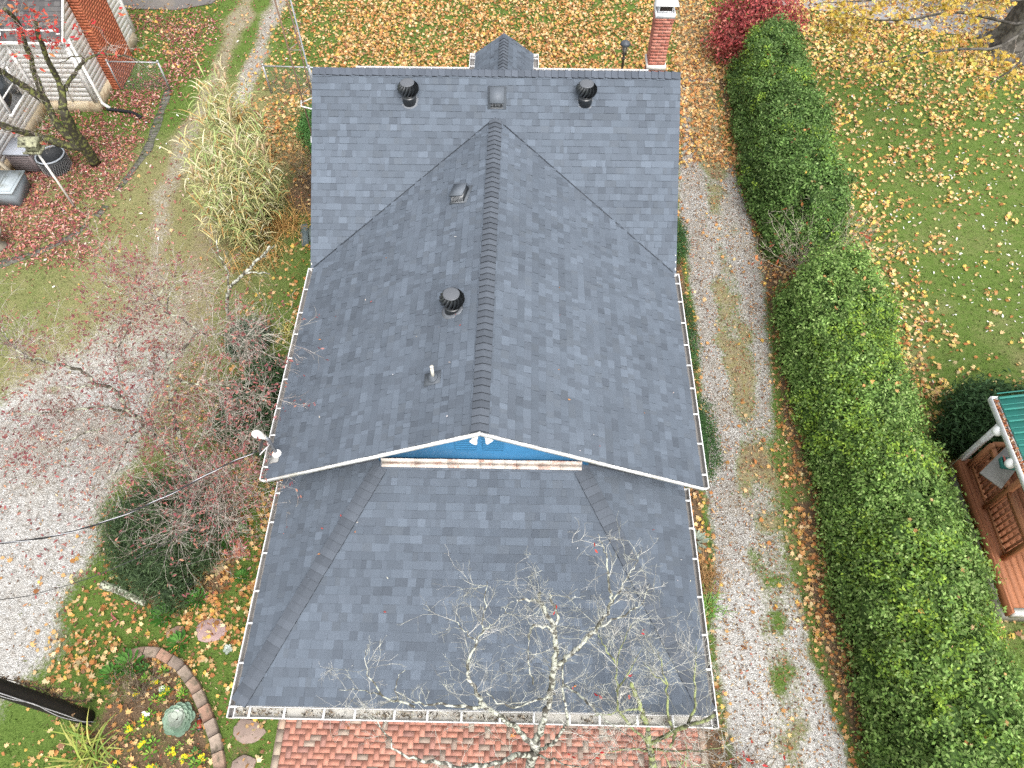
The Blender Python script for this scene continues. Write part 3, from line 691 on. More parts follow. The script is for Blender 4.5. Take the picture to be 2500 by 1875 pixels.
for s in (-1, 1):
    g = Geo(); xc = XO + s * .235 - .05
    for k in range(13):
        z = 4.02 + k * .075; hi = min(.19, 9)
        xo1 = .175
        if z > 4.80: break
        g.add([(xc - xo1, YG - .045, z), (xc + xo1, YG - .045, z), (xc + xo1, YG - .008, z + .060), (xc - xo1, YG - .008, z + .060), (xc - xo1, YG - .012, z), (xc + xo1, YG - .012, z)], [(0, 1, 2, 3), (0, 4, 5, 1)])
    g.build('louvre_vent', M_SLAT, gb)
# weathered flashing board at the foot of the gable
g = Geo()
for xa, xb in ((-1.76, -.02), (-.015, .62), (.625, 1.78)):
    n = 4; xs = np.linspace(xa, xb, n); rb = np.random.default_rng(int(xa * 10) + 50); zt = 3.64 + rb.normal(0, .006, n)
    for i in range(n - 1):
        zz = 3.497
        g.prism([(xs[i], YG - .022, zz), (xs[i + 1], YG - .022, zz), (xs[i + 1], YG - .022, zt[i + 1]), (xs[i], YG - .022, zt[i])], (0, -.025, 0), (.62, .56, .50))
        g.prism([(xs[i], YG - .047, zz + .002), (xs[i + 1], YG - .047, zz + .002), (xs[i + 1], YG - .12, zz + .002 - .02), (xs[i], YG - .12, zz + .002 - .02)], (0, .003, .012), (.60, .53, .47))
g.build('flashing_board', mat('peeling_paint', attr=True, rough=.85, noise=.15, nscale=10, dirt=(.45, .28, .22), dscale=4.5), gb)
# twin floodlights under the gable peak
fl = Geo(); fl.box((XO, YG - .06, 4.86), (.12, .06, .08))
flo = fl.build('floodlight', M_WHITE, gb)
for s in (-1, 1):
    g = Geo(); p0 = np.array((XO + s * .02, YG - .10, 4.84)); p1 = np.array((XO + s * .13 + .02, YG - .26, 4.72)); d = (p1 - p0) / np.linalg.norm(p1 - p0)
    g.tube([p0, p0 + d * .11, p0 + d * .12, p0 + d * .16, p0 + d * .22, p0 + d * .25], [.016, .018, .035, .04, .068, .066], 14)
    g.build('lamp', M_WHITE, flo, smooth=True)

# gutters: open troughs with strap hangers
WC = (.72, .72, .71); DK = (.055, .05, .045)
def gutter(p, q, out, w=.12, d=.09, step=.62, end=(True, True), fill=None, seed=0):
    """trough along p->q (inner top edge), opening outwards along 'out'"""
    r = np.random.default_rng(seed); g = Geo(); p, q, o = [np.array(k, float) for k in (p, q, out)]; T = q - p; L = np.linalg.norm(T); T /= L; Z = np.array([0, 0, 1.])
    prof = [(0, 0), (.0, -d), (w * .7, -d), (w, -d * .35), (w, .004), (w + .014, .004), (w + .014, -d * .4), (w * .75, -d - .012), (-.008, -d - .012), (-.008, 0)]
    a = [p + o * x + Z * z for x, z in prof]; b = [k + T * L for k in a]; n = len(prof)
    for i in range(n):
        j = (i + 1) % n; inside = i in (0, 1, 2, 3)
        g.add([a[i], a[j], b[j], b[i]], [(0, 1, 2, 3)], ((.40, .385, .35) if fill else (.20, .19, .18)) if i in (0, 1, 2) else WC)
    for (k, e0) in ((a, 0), (b, 1)):
        if end[e0]: g.add([k[i] for i in (9, 8, 7, 6, 5)], [(0, 1, 2, 3, 4)], WC)
    s = .25
    while s < L - .1:
        c = p + T * s
        g.prism([c - T * .016 - o * .035 + Z * .006, c + T * .016 - o * .035 + Z * .006, c + T * .016 + o * (w + .012) + Z * .006, c - T * .016 + o * (w + .012) + Z * .006], (0, 0, .006), WC)
        s += step * r.uniform(.85, 1.15)
    M = g.build('gutter', M_GUTTER, house)
    if fill:
        f = Geo(); n = int(L * 110); k = r.random(n) ** .7; pp = p + T * (L * r.random(n))[:, None] + o * (w * (.06 + .62 * k))[:, None] + Z * (-d * (.92 - .25 * r.random(n)))[:, None]
        pp = pp[fbm(pp[:, 0], pp[:, 1], .8, 15) > .44]
        place_leaves(f, pp, .026, OVAL, fill, [1] * len(fill), tilt=.6, seed=4); kind(f.build('gutter_debris', M_LITTER, M), 'stuff')
    return M
LEAFY = [(.30, .26, .2), (.12, .09, .06), (.05, .04, .03), (.45, .41, .34)]
gutter((-A - .005, .07, ZE + .01), (A + .005, .07, ZE + .01), (0, -1, 0), w=.15, step=.55, fill=LEAFY, seed=1)
gutter((-A - .005, YH, ZE + .01), (-A - .005, -.09, ZE + .01), (-1, 0, 0), w=.085, step=.62, seed=2)
gutter((A + .005, YH, ZE + .01), (A + .005, -.09, ZE + .01), (1, 0, 0), w=.085, step=.62, seed=3)
gutter((BL - .005, Y1, Z1L - .01), (BL - .005, Y2, Z1L - .01), (-1, 0, 0), w=.095, step=.58, seed=4)
gutter((BR + .005, Y1, Z1R - .01), (BR + .005, Y2, Z1R - .01), (1, 0, 0), w=.095, step=.58, seed=5)
gutter((WL, Y5 + .09, Z1 + .08), (-.85, Y5 + .09, Z1 + .08), (0, 1, 0), w=.13, seed=6)
gutter((.95, Y5 + .09, Z1 + .08), (WR, Y5 + .09, Z1 + .08), (0, 1, 0), w=.13, seed=7)
for x_, y_, z_ in ((-3.86, 3.9, 3.05), (3.95, 3.9, 3.05), (-3.72, .2, 2.5), (3.72, .2, 2.5)):
    g = Geo(); s = -1 if x_ < 0 else 1; yy = y_ + .25
    g.tube([(x_, yy, z_), (x_ - s * .25, yy, z_ - .3), (x_ - s * .27, yy, .25), (x_ - s * .15, yy, .12)], .035, 8); g.build('downspout', M_WHITE, house)
# porch posts
for x_ in (-3.4, -1.2, 1.2, 3.4):
    g = Geo(); g.box((x_, .5, .10), (.24, .24, .12)); g.box((x_, .5, 1.3), (.15, .15, 2.3)); g.box((x_, .5, 2.42), (.22, .22, .1)); g.build('porch_post', M_WHITE, house)
# rear gabled porch
rp = Geo(); RX = .07
RLs = [(RX - .82, 15.5, 2.93), (RX - .82, 17.3, 2.93), (RX, 17.3, 3.54), (RX, 14.9, 3.54)]
RRs = [(RX + .82, 17.3, 2.93), (RX + .82, 15.5, 2.93), (RX, 14.9, 3.54), (RX, 17.3, 3.54)]
for i, f_ in enumerate((RLs, RRs)): shingles(rp, f_, 140 + i); rp.prism([np.array(c, float) + (0, 0, -.09) for c in f_], (0, 0, .08), (.6, .6, .58))
rpo = rp.build('rear_porch_roof', M_SHINGLE, house)
g = Geo(); caps(g, (RX, 15.3, 3.54), (RX, 17.3, 3.54), (-.8, 0, -.6), (.8, 0, -.6), 9); g.build('ridge_cap', M_SHINGLE, rpo)
gutter((RX - .83, 17.3, 2.93), (RX - .83, 15.9, 2.93), (-1, 0, 0), w=.13, step=.4, seed=8)
gutter((RX + .83, 17.3, 2.93), (RX + .83, 15.9, 2.93), (1, 0, 0), w=.13, step=.4, seed=9)
for x_ in (-.65, .8):
    g = Geo(); g.box((x_, 17.0, 1.42), (.12, .12, 2.84)); g.box((x_, 17.0, .08), (.2, .2, .16)); g.build('porch_post', M_WHITE, house)
g = Geo(); g.box((RX, 16.5, .08), (1.7, 1.7, .16)); g.build('porch_floor', M_CONC, house)

# chimney
BR3 = [(.38, .14, .10), (.42, .17, .12), (.34, .12, .085), (.45, .19, .14)]
def brickwork(g, c, size, z0, z1, seed, pal=BR3, bl=.2, bh=.075, mortar=(.40, .29, .25)):
    r = np.random.default_rng(seed); w, d = size; k = 0; z = z0
    g.box((c[0], c[1], (z0 + z1) / 2), (w - .012, d - .012, z1 - z0), mortar)
    while z < z1 - .02:
        h = min(bh, z1 - z)
        for ax in (0, 1):
            L = size[ax]; cut = [0]; s = bl * (.5 if (k + ax) % 2 else 1.)
            while s < L - .03: cut.append(s); s += bl
            cut.append(L)
            for a_, b_ in zip(cut[:-1], cut[1:]):
                for s_ in (-1, 1):
                    cc = np.array(pal[r.integers(len(pal))]) * r.uniform(.85, 1.12); m = (a_ + b_) / 2 - L / 2; ln = b_ - a_ - .009
                    if ax == 0: g.box((c[0] + m, c[1] + s_ * (d / 2 - .008), z + h / 2), (ln, .018, h - .009), cc)
                    else: g.box((c[0] + s_ * (w / 2 - .008), c[1] + m, z + h / 2), (.018, ln - .02, h - .009), cc)
        z += h; k += 1
CX, CY = 4.22, 16.44
g = Geo(); brickwork(g, (CX, CY), (.45, .48), .0, 4.50, 3, bl=.225, bh=.088); ch = g.build('chimney', M_BRICK, house)
g = Geo(); brickwork(g, (CX, CY), (.49, .52), 4.50, 4.65, 4); g.build('corbel', M_BRICK, ch)
g = Geo(); g.box((CX, CY, 3.27), (.52, .56, .12), (.55, .52, .48)); g.build('ledge', M_ATTR, ch)
g = Geo()
w, d = .25, .27; z0, z1 = 4.652, 4.78
for sx, sy, sz in ((0, -1, (2 * w, .025)), (0, 1, (2 * w, .025)), (-1, 0, (.025, 2 * d)), (1, 0, (.025, 2 * d))):
    g.box((CX + sx * (w - .0125), CY + sy * (d - .0125), (z0 + z1) / 2), (sz[0] - (.052 if sx == 0 else 0), sz[1], z1 - z0))
g.box((CX, CY, 4.68), (2 * w - .06, 2 * d - .06, .05)); 
for sx in (-1, 1):
    for sy in (-1, 1): g.box((CX + sx * .17, CY + sy * .18, 4.86), (.022, .022, .30))
g.box((CX, CY, 4.725), (.44, .46, .02)); g.box((CX, CY, 4.775), (.38, .40, .018))
cc = g.build('chimney_cap', mat('white_metal', (.66, .67, .68), rough=.35, noise=.05), ch)
g = Geo(); g.box((CX, CY, 4.79), (.31, .33, .02), (.03, .022, .02))
for i in range(17):
    t = -.16 + i * .02
    for s_ in (-1, 1): g.tube([(CX + t, CY + s_ * .165, 4.78), (CX + t, CY + s_ * .165, 4.98)], .003, 4, (.12, .1, .09)); g.tube([(CX + s_ * .155, CY + t, 4.78), (CX + s_ * .155, CY + t, 4.98)], .003, 4, (.12, .1, .09))
g.build('mesh_screen', M_ATTR, cc)
g = Geo(); g.add([(CX - .30, CY - .32, 4.99), (CX + .30, CY - .32, 4.99), (CX + .30, CY + .32, 4.99), (CX - .30, CY + .32, 4.99), (CX - .12, CY - .1, 5.055), (CX + .12, CY - .1, 5.055), (CX + .12, CY + .1, 5.055), (CX - .12, CY + .1, 5.055)],
      [(3, 2, 1, 0), (0, 1, 5, 4), (1, 2, 6, 5), (2, 3, 7, 6), (3, 0, 4, 7), (4, 5, 6, 7)]); g.build('lid', M_WHITE, cc)

# turbine vents on the roof
def turbine(x, y, z, nrm, sc=1.):
    base = Geo(); nrm = Vector(nrm).normalized(); q = Vector((0, 0, 1)).rotation_difference(nrm).to_matrix()
    for k, (r0, z0_) in enumerate(((.235, .006), (.225, .016))): base.lathe((x, y, z), [(r0 * sc, -.01), (r0 * sc, z0_), (.17 * sc, z0_ + .012)], 28, (.14, .15, .17), q)
    b = base.build('turbine_vent', mat('vent_flashing', (.12, .13, .145), rough=.5, noise=.15), house)
    g = Geo(); g.lathe((x, y, z), [(.155 * sc, -.05), (.145 * sc, .10), (.150 * sc, .105), (.150 * sc, .118), (.135 * sc, .12), (.13 * sc, .15), (.135 * sc, .16)], 28); g.build('neck', M_BLACK, b, smooth=False)
    g = Geo(); zc = z + .155; H = .28 * sc; Rm = .235 * sc; n = 17; m = 9
    prof = lambda t: Rm * (math.sin(math.pi * (.16 + .67 * t)) ** .75)
    for i in range(n):
        vs = []
        for j in range(m):
            t = j / (m - 1); rr_ = prof(t); a0 = 2 * math.pi * i / n + .75 * t
            for dr_, da in ((0, 0), (-.02, .22), (-.075, .36)): vs.append((x + (rr_ + dr_) * math.cos(a0 + da), y + (rr_ + dr_) * math.sin(a0 + da), zc + H * t))
        g.add(vs, [(j * 3 + k, j * 3 + k + 1, j * 3 + k + 4, j * 3 + k + 3) for j in range(m - 1) for k in (0, 1)])
    g.lathe((x, y, zc), [(.12 * sc, .0), (prof(.5) * .62, H * .5), (prof(1) * .7, H)], 20, (.004, .004, .004))
    hd = g.build('head', M_BLACK, b, smooth=False)
    g = Geo(); rc = prof(1) * 1.06; g.lathe((x, y, zc + H - .01), [(rc, -.006), (rc, .012), (rc * .9, .018), (rc * .3, .030), (.01, .032)], 28)
    for i in range(24): g.lathe((x + rc * .88 * math.cos(i * .2618), y + rc * .88 * math.sin(i * .2618), zc + H + .006), [(.006, 0), (.005, .006), (.002, .008)], 6)
    g.build('top_cap', mat('cap_metal', (.10, .107, .118), rough=.38), hd)
turbine(-1.82, 11.80, 5.28, (0, -SW, 1)); turbine(1.97, 11.82, 5.29, (0, -SW, 1)); turbine(-.57, 6.43, 4.79, (-SL, 0, 1))
# box vents
def slopeM(n, front):
    n = Vector(n).normalized(); f_ = Vector(front); f_ = (f_ - n * f_.dot(n)).normalized(); x = f_.cross(n).normalized()
    return Matrix((x, f_, n)).transposed()        # local +Y points to 'front'
def boxvent(c, M, w, l, h, hood):
    c = Vector(c); g = Geo(); T = lambda *p: c + M @ Vector(p)
    g.prism([T(-w / 2 - .05, -l / 2 - .05, .012), T(w / 2 + .05, -l / 2 - .05, .012), T(w / 2 + .05, l / 2 + .08, .012), T(-w / 2 - .05, l / 2 + .08, .012)], M @ Vector((0, 0, .008)))
    b = g.build('roof_vent', M_LEAD, house)
    g = Geo(); g.prism([T(-w / 2 + .02, -l / 2 + .03, .02), T(-w / 2 + .02, l / 2 + .06, .02), T(-w / 2 + .02, l / 2 - .02, h - .035), T(-w / 2 + .02, -l / 2 + .03, (h if hood == 0 else h * .35) - .03)], M @ Vector((w - .04, 0, 0)))
    bd = g.build('body', M_BLACK, b); g = Geo()
    if hood == 0:
        g.prism([T(-w / 2, -l / 2 + .02, h - .03), T(w / 2, -l / 2 + .02, h - .03), T(w / 2, l / 2, h - .03), T(-w / 2, l / 2, h - .03)], M @ Vector((0, 0, .03)))
    else:
        g.prism([T(-w / 2, -l / 2, h * .30), T(w / 2, -l / 2, h * .30), T(w / 2, l / 2 + .01, h * .9), T(-w / 2, l / 2 + .01, h * .9)], M @ Vector((0, 0, .016)))
    hd = g.build('hood', mat('vent_hood', (.105, .12, .14), rough=.55, noise=.1), b)
    g = Geo()
    for k in range(9): g.bar(T(-w * .40 + k * w * .10, l / 2 + .062, .025), T(-w * .40 + k * w * .10, l / 2 - .012, h - .04), .010, .008, (.20, .21, .22))
    g.box(T(0, l / 2 + .064, .03), (w * .93, .012, .018), (.20, .21, .22), M=M)
    g.build('grille', M_ATTR, hd)
boxvent((.07, 11.86, Z1 + SW * (11.86 - Y2)), slopeM((0, -SW, 1), (0, -1, 0)), .30, .36, .15, 0)
boxvent((-.58, 9.42, ZR - SL * (XO + .58)), slopeM((-SL, 0, 1), (-.35, -1, 0)), .32, .34, .17, 0)
# plumbing stack
g = Geo(); x_, y_ = -.82, 4.99; z_ = ZR - SL * (XO - x_)
g.prism([(x_ - .16, y_ - .13, z_ - .16 * SL + .02), (x_ + .13, y_ - .13, z_ + .13 * SL + .02), (x_ + .13, y_ + .13, z_ + .13 * SL + .02), (x_ - .16, y_ + .13, z_ - .16 * SL + .02)], (0, 0, .006))
q = Vector((0, 0, 1)).rotation_difference(Vector((-SL, 0, 1)).normalized()).to_matrix()
g.lathe((x_, y_, z_ + .02), [(.10, 0), (.095, .03), (.075, .035), (.055, .07), (.035, .09)], 20, M=q); b = g.build('vent_boot', M_LEAD, house)
g = Geo(); g.tube([(x_, y_, z_), (x_ + .005, y_, z_ + .36)], .03, 12); g.tube([(x_ + .005, y_, z_ + .355), (x_ + .005, y_, z_ + .375)], [.034, .03], 12); g.build('pipe', mat('pvc', (.50, .48, .42), rough=.5, noise=.1), b)
# service mast with a rounded weather head
mx, my = -3.72, 4.2; mz = ZR - SL * (XO - mx)
g = Geo(); g.prism([(mx - .12, my - .17, mz - .12 * SL + .02), (mx + .06, my - .17, mz + .06 * SL + .02), (mx + .06, my + .06, mz + .06 * SL + .02), (mx - .12, my + .06, mz - .12 * SL + .02)], (0, 0, .008), (.26, .26, .25))
g.lathe((mx, my, mz), [(.085, 0), (.085, .05), (.06, .10), (.045, .11)], 18, (.8, .8, .79)); sm = g.build('service_mast', M_ATTR, house)
g = Geo(); g.tube([(mx, my, mz), (mx - .02, my + .02, mz + .52), (mx - .06, my + .02, mz + .60)], .034, 12); g.build('pipe', M_GREYM, sm, smooth=True)
g = Geo(); h0 = np.array((mx - .05, my + .02, mz + .58)); dv = np.array((-.24, .05, .06))
for k in range(1):
    ts = np.linspace(0, 1, 12); rad = [.036, .042, .05, .058, .066, .072, .076, .076, .07, .058, .038, .01]
    g.tube([h0 + dv * t + np.array([0, 0, .05 * math.sin(t * 3)]) for t in ts], rad, 16)
g.build('weather_head', M_WHITE, sm, smooth=True)
g = Geo()
for k in range(4): g.tube([h0 + dv * .25 + (0, -.01 * k, -.05), h0 + dv * .3 + (-.02 * k, -.08 - .02 * k, -.13), (mx - .16, my - .22, mz + .40)], .008, 5, (.04, .04, .04))
g.tube([(mx - .02, my - .02, mz + .42), (mx - .16, my - .22, mz + .40)], .012, 6, (.5, .5, .5)); g.build('wire_tail', M_ATTR, sm)

# ------------------------------------------------------------------ trees
def crom(pts, n=4):
    P = np.array(pts, float)
    if len(P) < 3: return np.array([P[0] + (P[-1] - P[0]) * t for t in np.linspace(0, 1, n + 1)])
    Q = np.vstack([2 * P[0] - P[1], P, 2 * P[-1] - P[-2]]); out = []
    for i in range(1, len(Q) - 2):
        p0, p1, p2, p3 = Q[i - 1:i + 3]
        for t in np.linspace(0, 1, n, endpoint=False):
            out.append(.5 * (2 * p1 + (p2 - p0) * t + (2 * p0 - 5 * p1 + 4 * p2 - p3) * t * t + (3 * p1 - p0 - 3 * p2 + p3) * t ** 3))
    return np.array(out + [P[-1]])
def tree(name, label, cat, limbs, mlimb, mtwig, base, seed=0, dens=5., ln=(.35, .95), up=.3, depth=3, skip=1, leaf=None, tr=.0065, floor=None, knob=.15, group=None):
    """limbs: ((r0, r1), points); twigs grow from every limb after the first `skip`; leaf: (chance per twig tip, size, template, palette, weights)"""
    r = np.random.default_rng(seed); t = thing(name, label, cat, base, group)
    g = Geo(); tw = Geo(); tips = []; tips_d = []
    def twig(p, d, L, rad, dep):
        n = 4 if dep > 1 else 3; pts = [p]; q = p.copy()
        for k in range(n):
            d = d + r.normal(0, .22, 3) + np.array([0, 0, up * .12]); d /= np.linalg.norm(d); q = q + d * L / n
            if floor is not None and q[2] < floor(q) + .08: d[2] = abs(d[2]); q[2] = floor(q) + .08
            pts.append(q.copy())
        tw.tube(pts, list(np.linspace(rad, max(.0016, rad * .4), n + 1)), 3, caps=False); tips.append(q); tips_d.append(d)
        if dep > 1:
            for k in range(r.integers(2, 5)):
                i = r.integers(1, n + 1); dd = pts[i] - pts[i - 1]; dd = dd / np.linalg.norm(dd) + r.normal(0, .62, 3) + np.array([0, 0, up * .35])
                twig(pts[i], dd / np.linalg.norm(dd), L * r.uniform(.35, .65), rad * .6, dep - 1)
    for li, ((r0, r1), pts) in enumerate(limbs):
        C = crom(pts, 4); n = len(C); s = np.linspace(0, 1, n)
        rad = r0 + (r1 - r0) * s; rad = rad * (1 + r.normal(0, knob * .5, n)); rad[0] = r0; rad[-1] = r1
        if r0 < .08: C[1:-1] += r.normal(0, .012, (n - 2, 3))
        g.tube(C, list(rad), 10 if r0 > .04 else 6)
        if li < skip: continue
        L = np.linalg.norm(np.diff(C, axis=0), axis=1).sum()
        for k in range(max(1, int(L * dens * r.uniform(.8, 1.2)))):
            f = r.uniform(.12, 1) ** .8; i = min(n - 2, int(f * (n - 1))); T = C[i + 1] - C[i]; T /= np.linalg.norm(T) + 1e-9
            d = r.normal(0, 1, 3); d -= T * (d @ T) * .6; d = d / np.linalg.norm(d) + T * .55 + np.array([0, 0, up]); d /= np.linalg.norm(d)
            twig(C[i].copy(), d, r.uniform(*ln) * (1.1 - .45 * f), tr * r.uniform(.7, 1.15), depth)
    g.build('trunk', mlimb, t, smooth=True)
    if tw.v: tw.build('branches', mtwig, t)
    if leaf:
        ch, size, tmpl, pal, wt = leaf; T = np.array(tips); D = np.array(tips_d); k = r.random(len(T)) < ch(T) if callable(ch) else r.random(len(T)) < ch
        T, D = np.repeat(T[k], 2, 0), np.repeat(D[k], 2, 0)
        T = T + r.normal(0, .03, T.shape) - (0, 0, .02); lg = Geo()
        place_leaves(lg, T, size, tmpl, pal, wt, tilt=.5, curl=.4, seed=seed + 1, normals=np.tile([0, 0, .8], (len(T), 1)))
        if len(T): lg.build('leaves', M_LEAF, t)
    return t
FRONT_LIMBS = [
  ((0.12, 0.1), [(0.93, -0.63, 1.3), (0.97, -0.49, 1.9), (1.0, -0.35, 2.7)]),
  ((0.085, 0.03), [(1.0, -0.35, 2.7), (1.08, -0.15, 3.3), (1.16, 0.07, 3.8), (1.2, 0.3, 4.2), (1.21, 0.56, 4.6), (1.2, 0.75, 4.8), (1.1, 0.94, 4.95), (1.03, 1.05, 5.0), (0.97, 1.11, 5.0)]),
  ((0.03, 0.02), [(0.97, 1.11, 5.0), (0.83, 1.11, 5.05), (0.67, 1.1, 5.1)]),
  ((0.03, 0.02), [(0.97, 1.11, 5.0), (0.99, 1.21, 5.1)]),
  ((0.035, 0.022), [(1.22, 0.77, 4.75), (1.24, 0.91, 4.95), (1.17, 1.05, 5.1), (1.12, 1.15, 5.2)]),
  ((0.03, 0.02), [(1.2, 0.75, 4.8), (1.08, 0.8, 4.9), (0.93, 0.78, 5.0), (0.86, 0.73, 5.0), (0.85, 0.6, 5.0)]),
  ((0.06, 0.006), [(1.22, 0.39, 4.3), (1.35, 0.46, 4.5), (1.47, 0.54, 4.7), (1.63, 0.65, 4.95), (1.74, 0.76, 5.1), (1.84, 0.87, 5.25), (1.91, 0.99, 5.4), (1.89, 1.12, 5.55), (1.87, 1.29, 5.65), (1.85, 1.48, 5.75), (1.78, 1.62, 5.85), (1.73, 1.76, 5.9)]),
  ((0.025, 0.005), [(1.91, 0.99, 5.4), (2.01, 1.12, 5.5), (2.12, 1.28, 5.6), (2.23, 1.43, 5.7), (2.31, 1.59, 5.75)]),
  ((0.03, 0.006), [(1.63, 0.65, 4.95), (1.83, 0.81, 5.0), (2.07, 0.91, 5.1), (2.32, 1.02, 5.2), (2.45, 1.29, 5.3)]),
  ((0.07, 0.006), [(0.96, -0.39, 2.6), (0.79, -0.28, 2.9), (0.59, -0.17, 3.2), (0.37, -0.07, 3.5), (0.21, -0.0, 3.7), (0.12, 0.13, 3.9), (0.03, 0.25, 4.05), (-0.02, 0.33, 4.15), (0.01, 0.48, 4.3), (0.11, 0.66, 4.5), (0.21, 0.8, 4.7), (0.23, 1.06, 4.9), (0.25, 1.37, 5.05)]),
  ((0.018, 0.004), [(0.21, 0.8, 4.7), (0.34, 0.86, 4.8), (0.47, 0.95, 4.85), (0.53, 1.0, 4.9)]),
  ((0.018, 0.004), [(0.1, 0.69, 4.5), (-0.05, 0.81, 4.6), (-0.18, 0.9, 4.7), (-0.31, 0.91, 4.75)]),
  ((0.045, 0.012), [(0.24, -0.02, 3.7), (0.0, -0.05, 3.75), (-0.31, -0.04, 3.8), (-0.58, -0.04, 3.85), (-0.81, -0.02, 3.9)]),
  ((0.03, 0.005), [(-0.79, -0.04, 3.6), (-1.03, 0.02, 3.7), (-1.23, 0.07, 3.8), (-1.42, 0.27, 3.95), (-1.5, 0.47, 4.05), (-1.5, 0.63, 4.15)]),
  ((0.016, 0.004), [(-1.23, 0.07, 3.8), (-1.49, 0.11, 3.9), (-1.84, 0.1, 4.0)]),
  ((0.016, 0.004), [(-1.03, 0.02, 3.7), (-1.05, 0.26, 3.9), (-0.92, 0.39, 4.0)]),
  ((0.075, 0.03), [(0.97, -0.47, 2.4), (0.71, -0.56, 2.8), (0.47, -0.68, 3.2), (0.13, -0.78, 3.5), (-0.26, -0.79, 3.8), (-0.6, -0.77, 4.0)]),
  ((0.03, 0.005), [(-0.6, -0.77, 4.0), (-0.9, -0.67, 4.1), (-1.1, -0.43, 4.3), (-1.25, -0.31, 4.4), (-1.52, -0.35, 4.5)]),
  ((0.05, 0.012), [(1.01, -0.47, 2.4), (1.24, -0.39, 2.9), (1.36, -0.28, 3.2), (1.43, -0.15, 3.5), (1.37, 0.06, 3.9), (1.34, 0.25, 4.2), (1.34, 0.43, 4.5)]),
  ((0.03, 0.006), [(1.03, -0.48, 2.3), (1.27, -0.61, 2.8), (1.53, -0.73, 3.3), (1.73, -0.81, 3.7)]),
  ((0.03, 0.006), [(1.25, 0.13, 3.9), (1.01, 0.03, 4.0), (0.64, -0.1, 4.2), (0.39, -0.05, 4.4), (0.29, 0.05, 4.5)]),
  ((0.02, 0.005), [(0.92, 0.19, 4.2), (0.84, 0.44, 4.4), (0.86, 0.72, 4.7)]),
  ((0.03, 0.005), [(1.34, 0.22, 4.1), (1.58, 0.04, 4.3), (1.76, -0.18, 4.5), (2.01, -0.41, 4.6), (2.28, -0.58, 4.8)]),
]
SIDE_LIMBS = [
  ((0.075, 0.06), [(3.05, -0.3, 1.0), (2.94, -0.22, 1.5), (2.83, -0.13, 2.1)]),
  ((0.05, 0.035), [(2.83, -0.13, 2.1), (2.7, 0.02, 2.7), (2.58, 0.1, 3.1), (2.48, 0.22, 3.4), (2.38, 0.33, 3.7)]),
  ((0.05, 0.03), [(2.92, -0.2, 1.6), (3.04, -0.18, 2.1), (3.14, -0.16, 2.7), (3.34, -0.13, 3.3), (3.57, -0.06, 3.6)]),
  ((0.03, 0.02), [(3.16, -0.16, 2.7), (3.07, -0.31, 2.9), (2.98, -0.43, 3.1)]),
  ((0.03, 0.004), [(2.89, -0.19, 1.7), (2.51, -0.08, 2.5), (2.24, 0.06, 3.1), (2.2, 0.27, 3.4), (2.16, 0.55, 3.8), (2.22, 0.8, 4.1), (2.34, 1.01, 4.3)]),
  ((0.02, 0.004), [(2.19, 0.27, 3.4), (2.33, 0.47, 3.7), (2.5, 0.72, 4.0)]),
  ((0.02, 0.004), [(2.16, 0.55, 3.8), (1.98, 0.76, 4.0), (1.86, 0.92, 4.2)]),
  ((0.03, 0.004), [(3.12, -0.16, 2.6), (2.98, 0.06, 3.2), (2.91, 0.35, 3.6), (2.8, 0.59, 3.9), (2.74, 0.73, 4.0)]),
  ((0.03, 0.004), [(3.26, -0.14, 3.1), (3.33, 0.09, 3.5), (3.28, 0.37, 3.8), (3.29, 0.61, 4.0), (3.3, 0.79, 4.1)]),
  ((0.02, 0.004), [(2.91, 0.35, 3.6), (2.7, 0.46, 3.8), (2.53, 0.59, 3.9)]),
  ((0.02, 0.004), [(2.58, 0.09, 3.1), (2.19, -0.01, 3.3), (1.83, -0.09, 3.5)]),
  ((0.025, 0.004), [(3.01, -0.27, 1.2), (2.59, -0.34, 2.0), (2.19, -0.44, 2.6), (1.85, -0.58, 3.1)]),
  ((0.025, 0.004), [(3.03, -0.24, 1.2), (3.34, -0.35, 2.0), (3.61, -0.39, 2.6), (3.91, -0.38, 3.0)]),
]
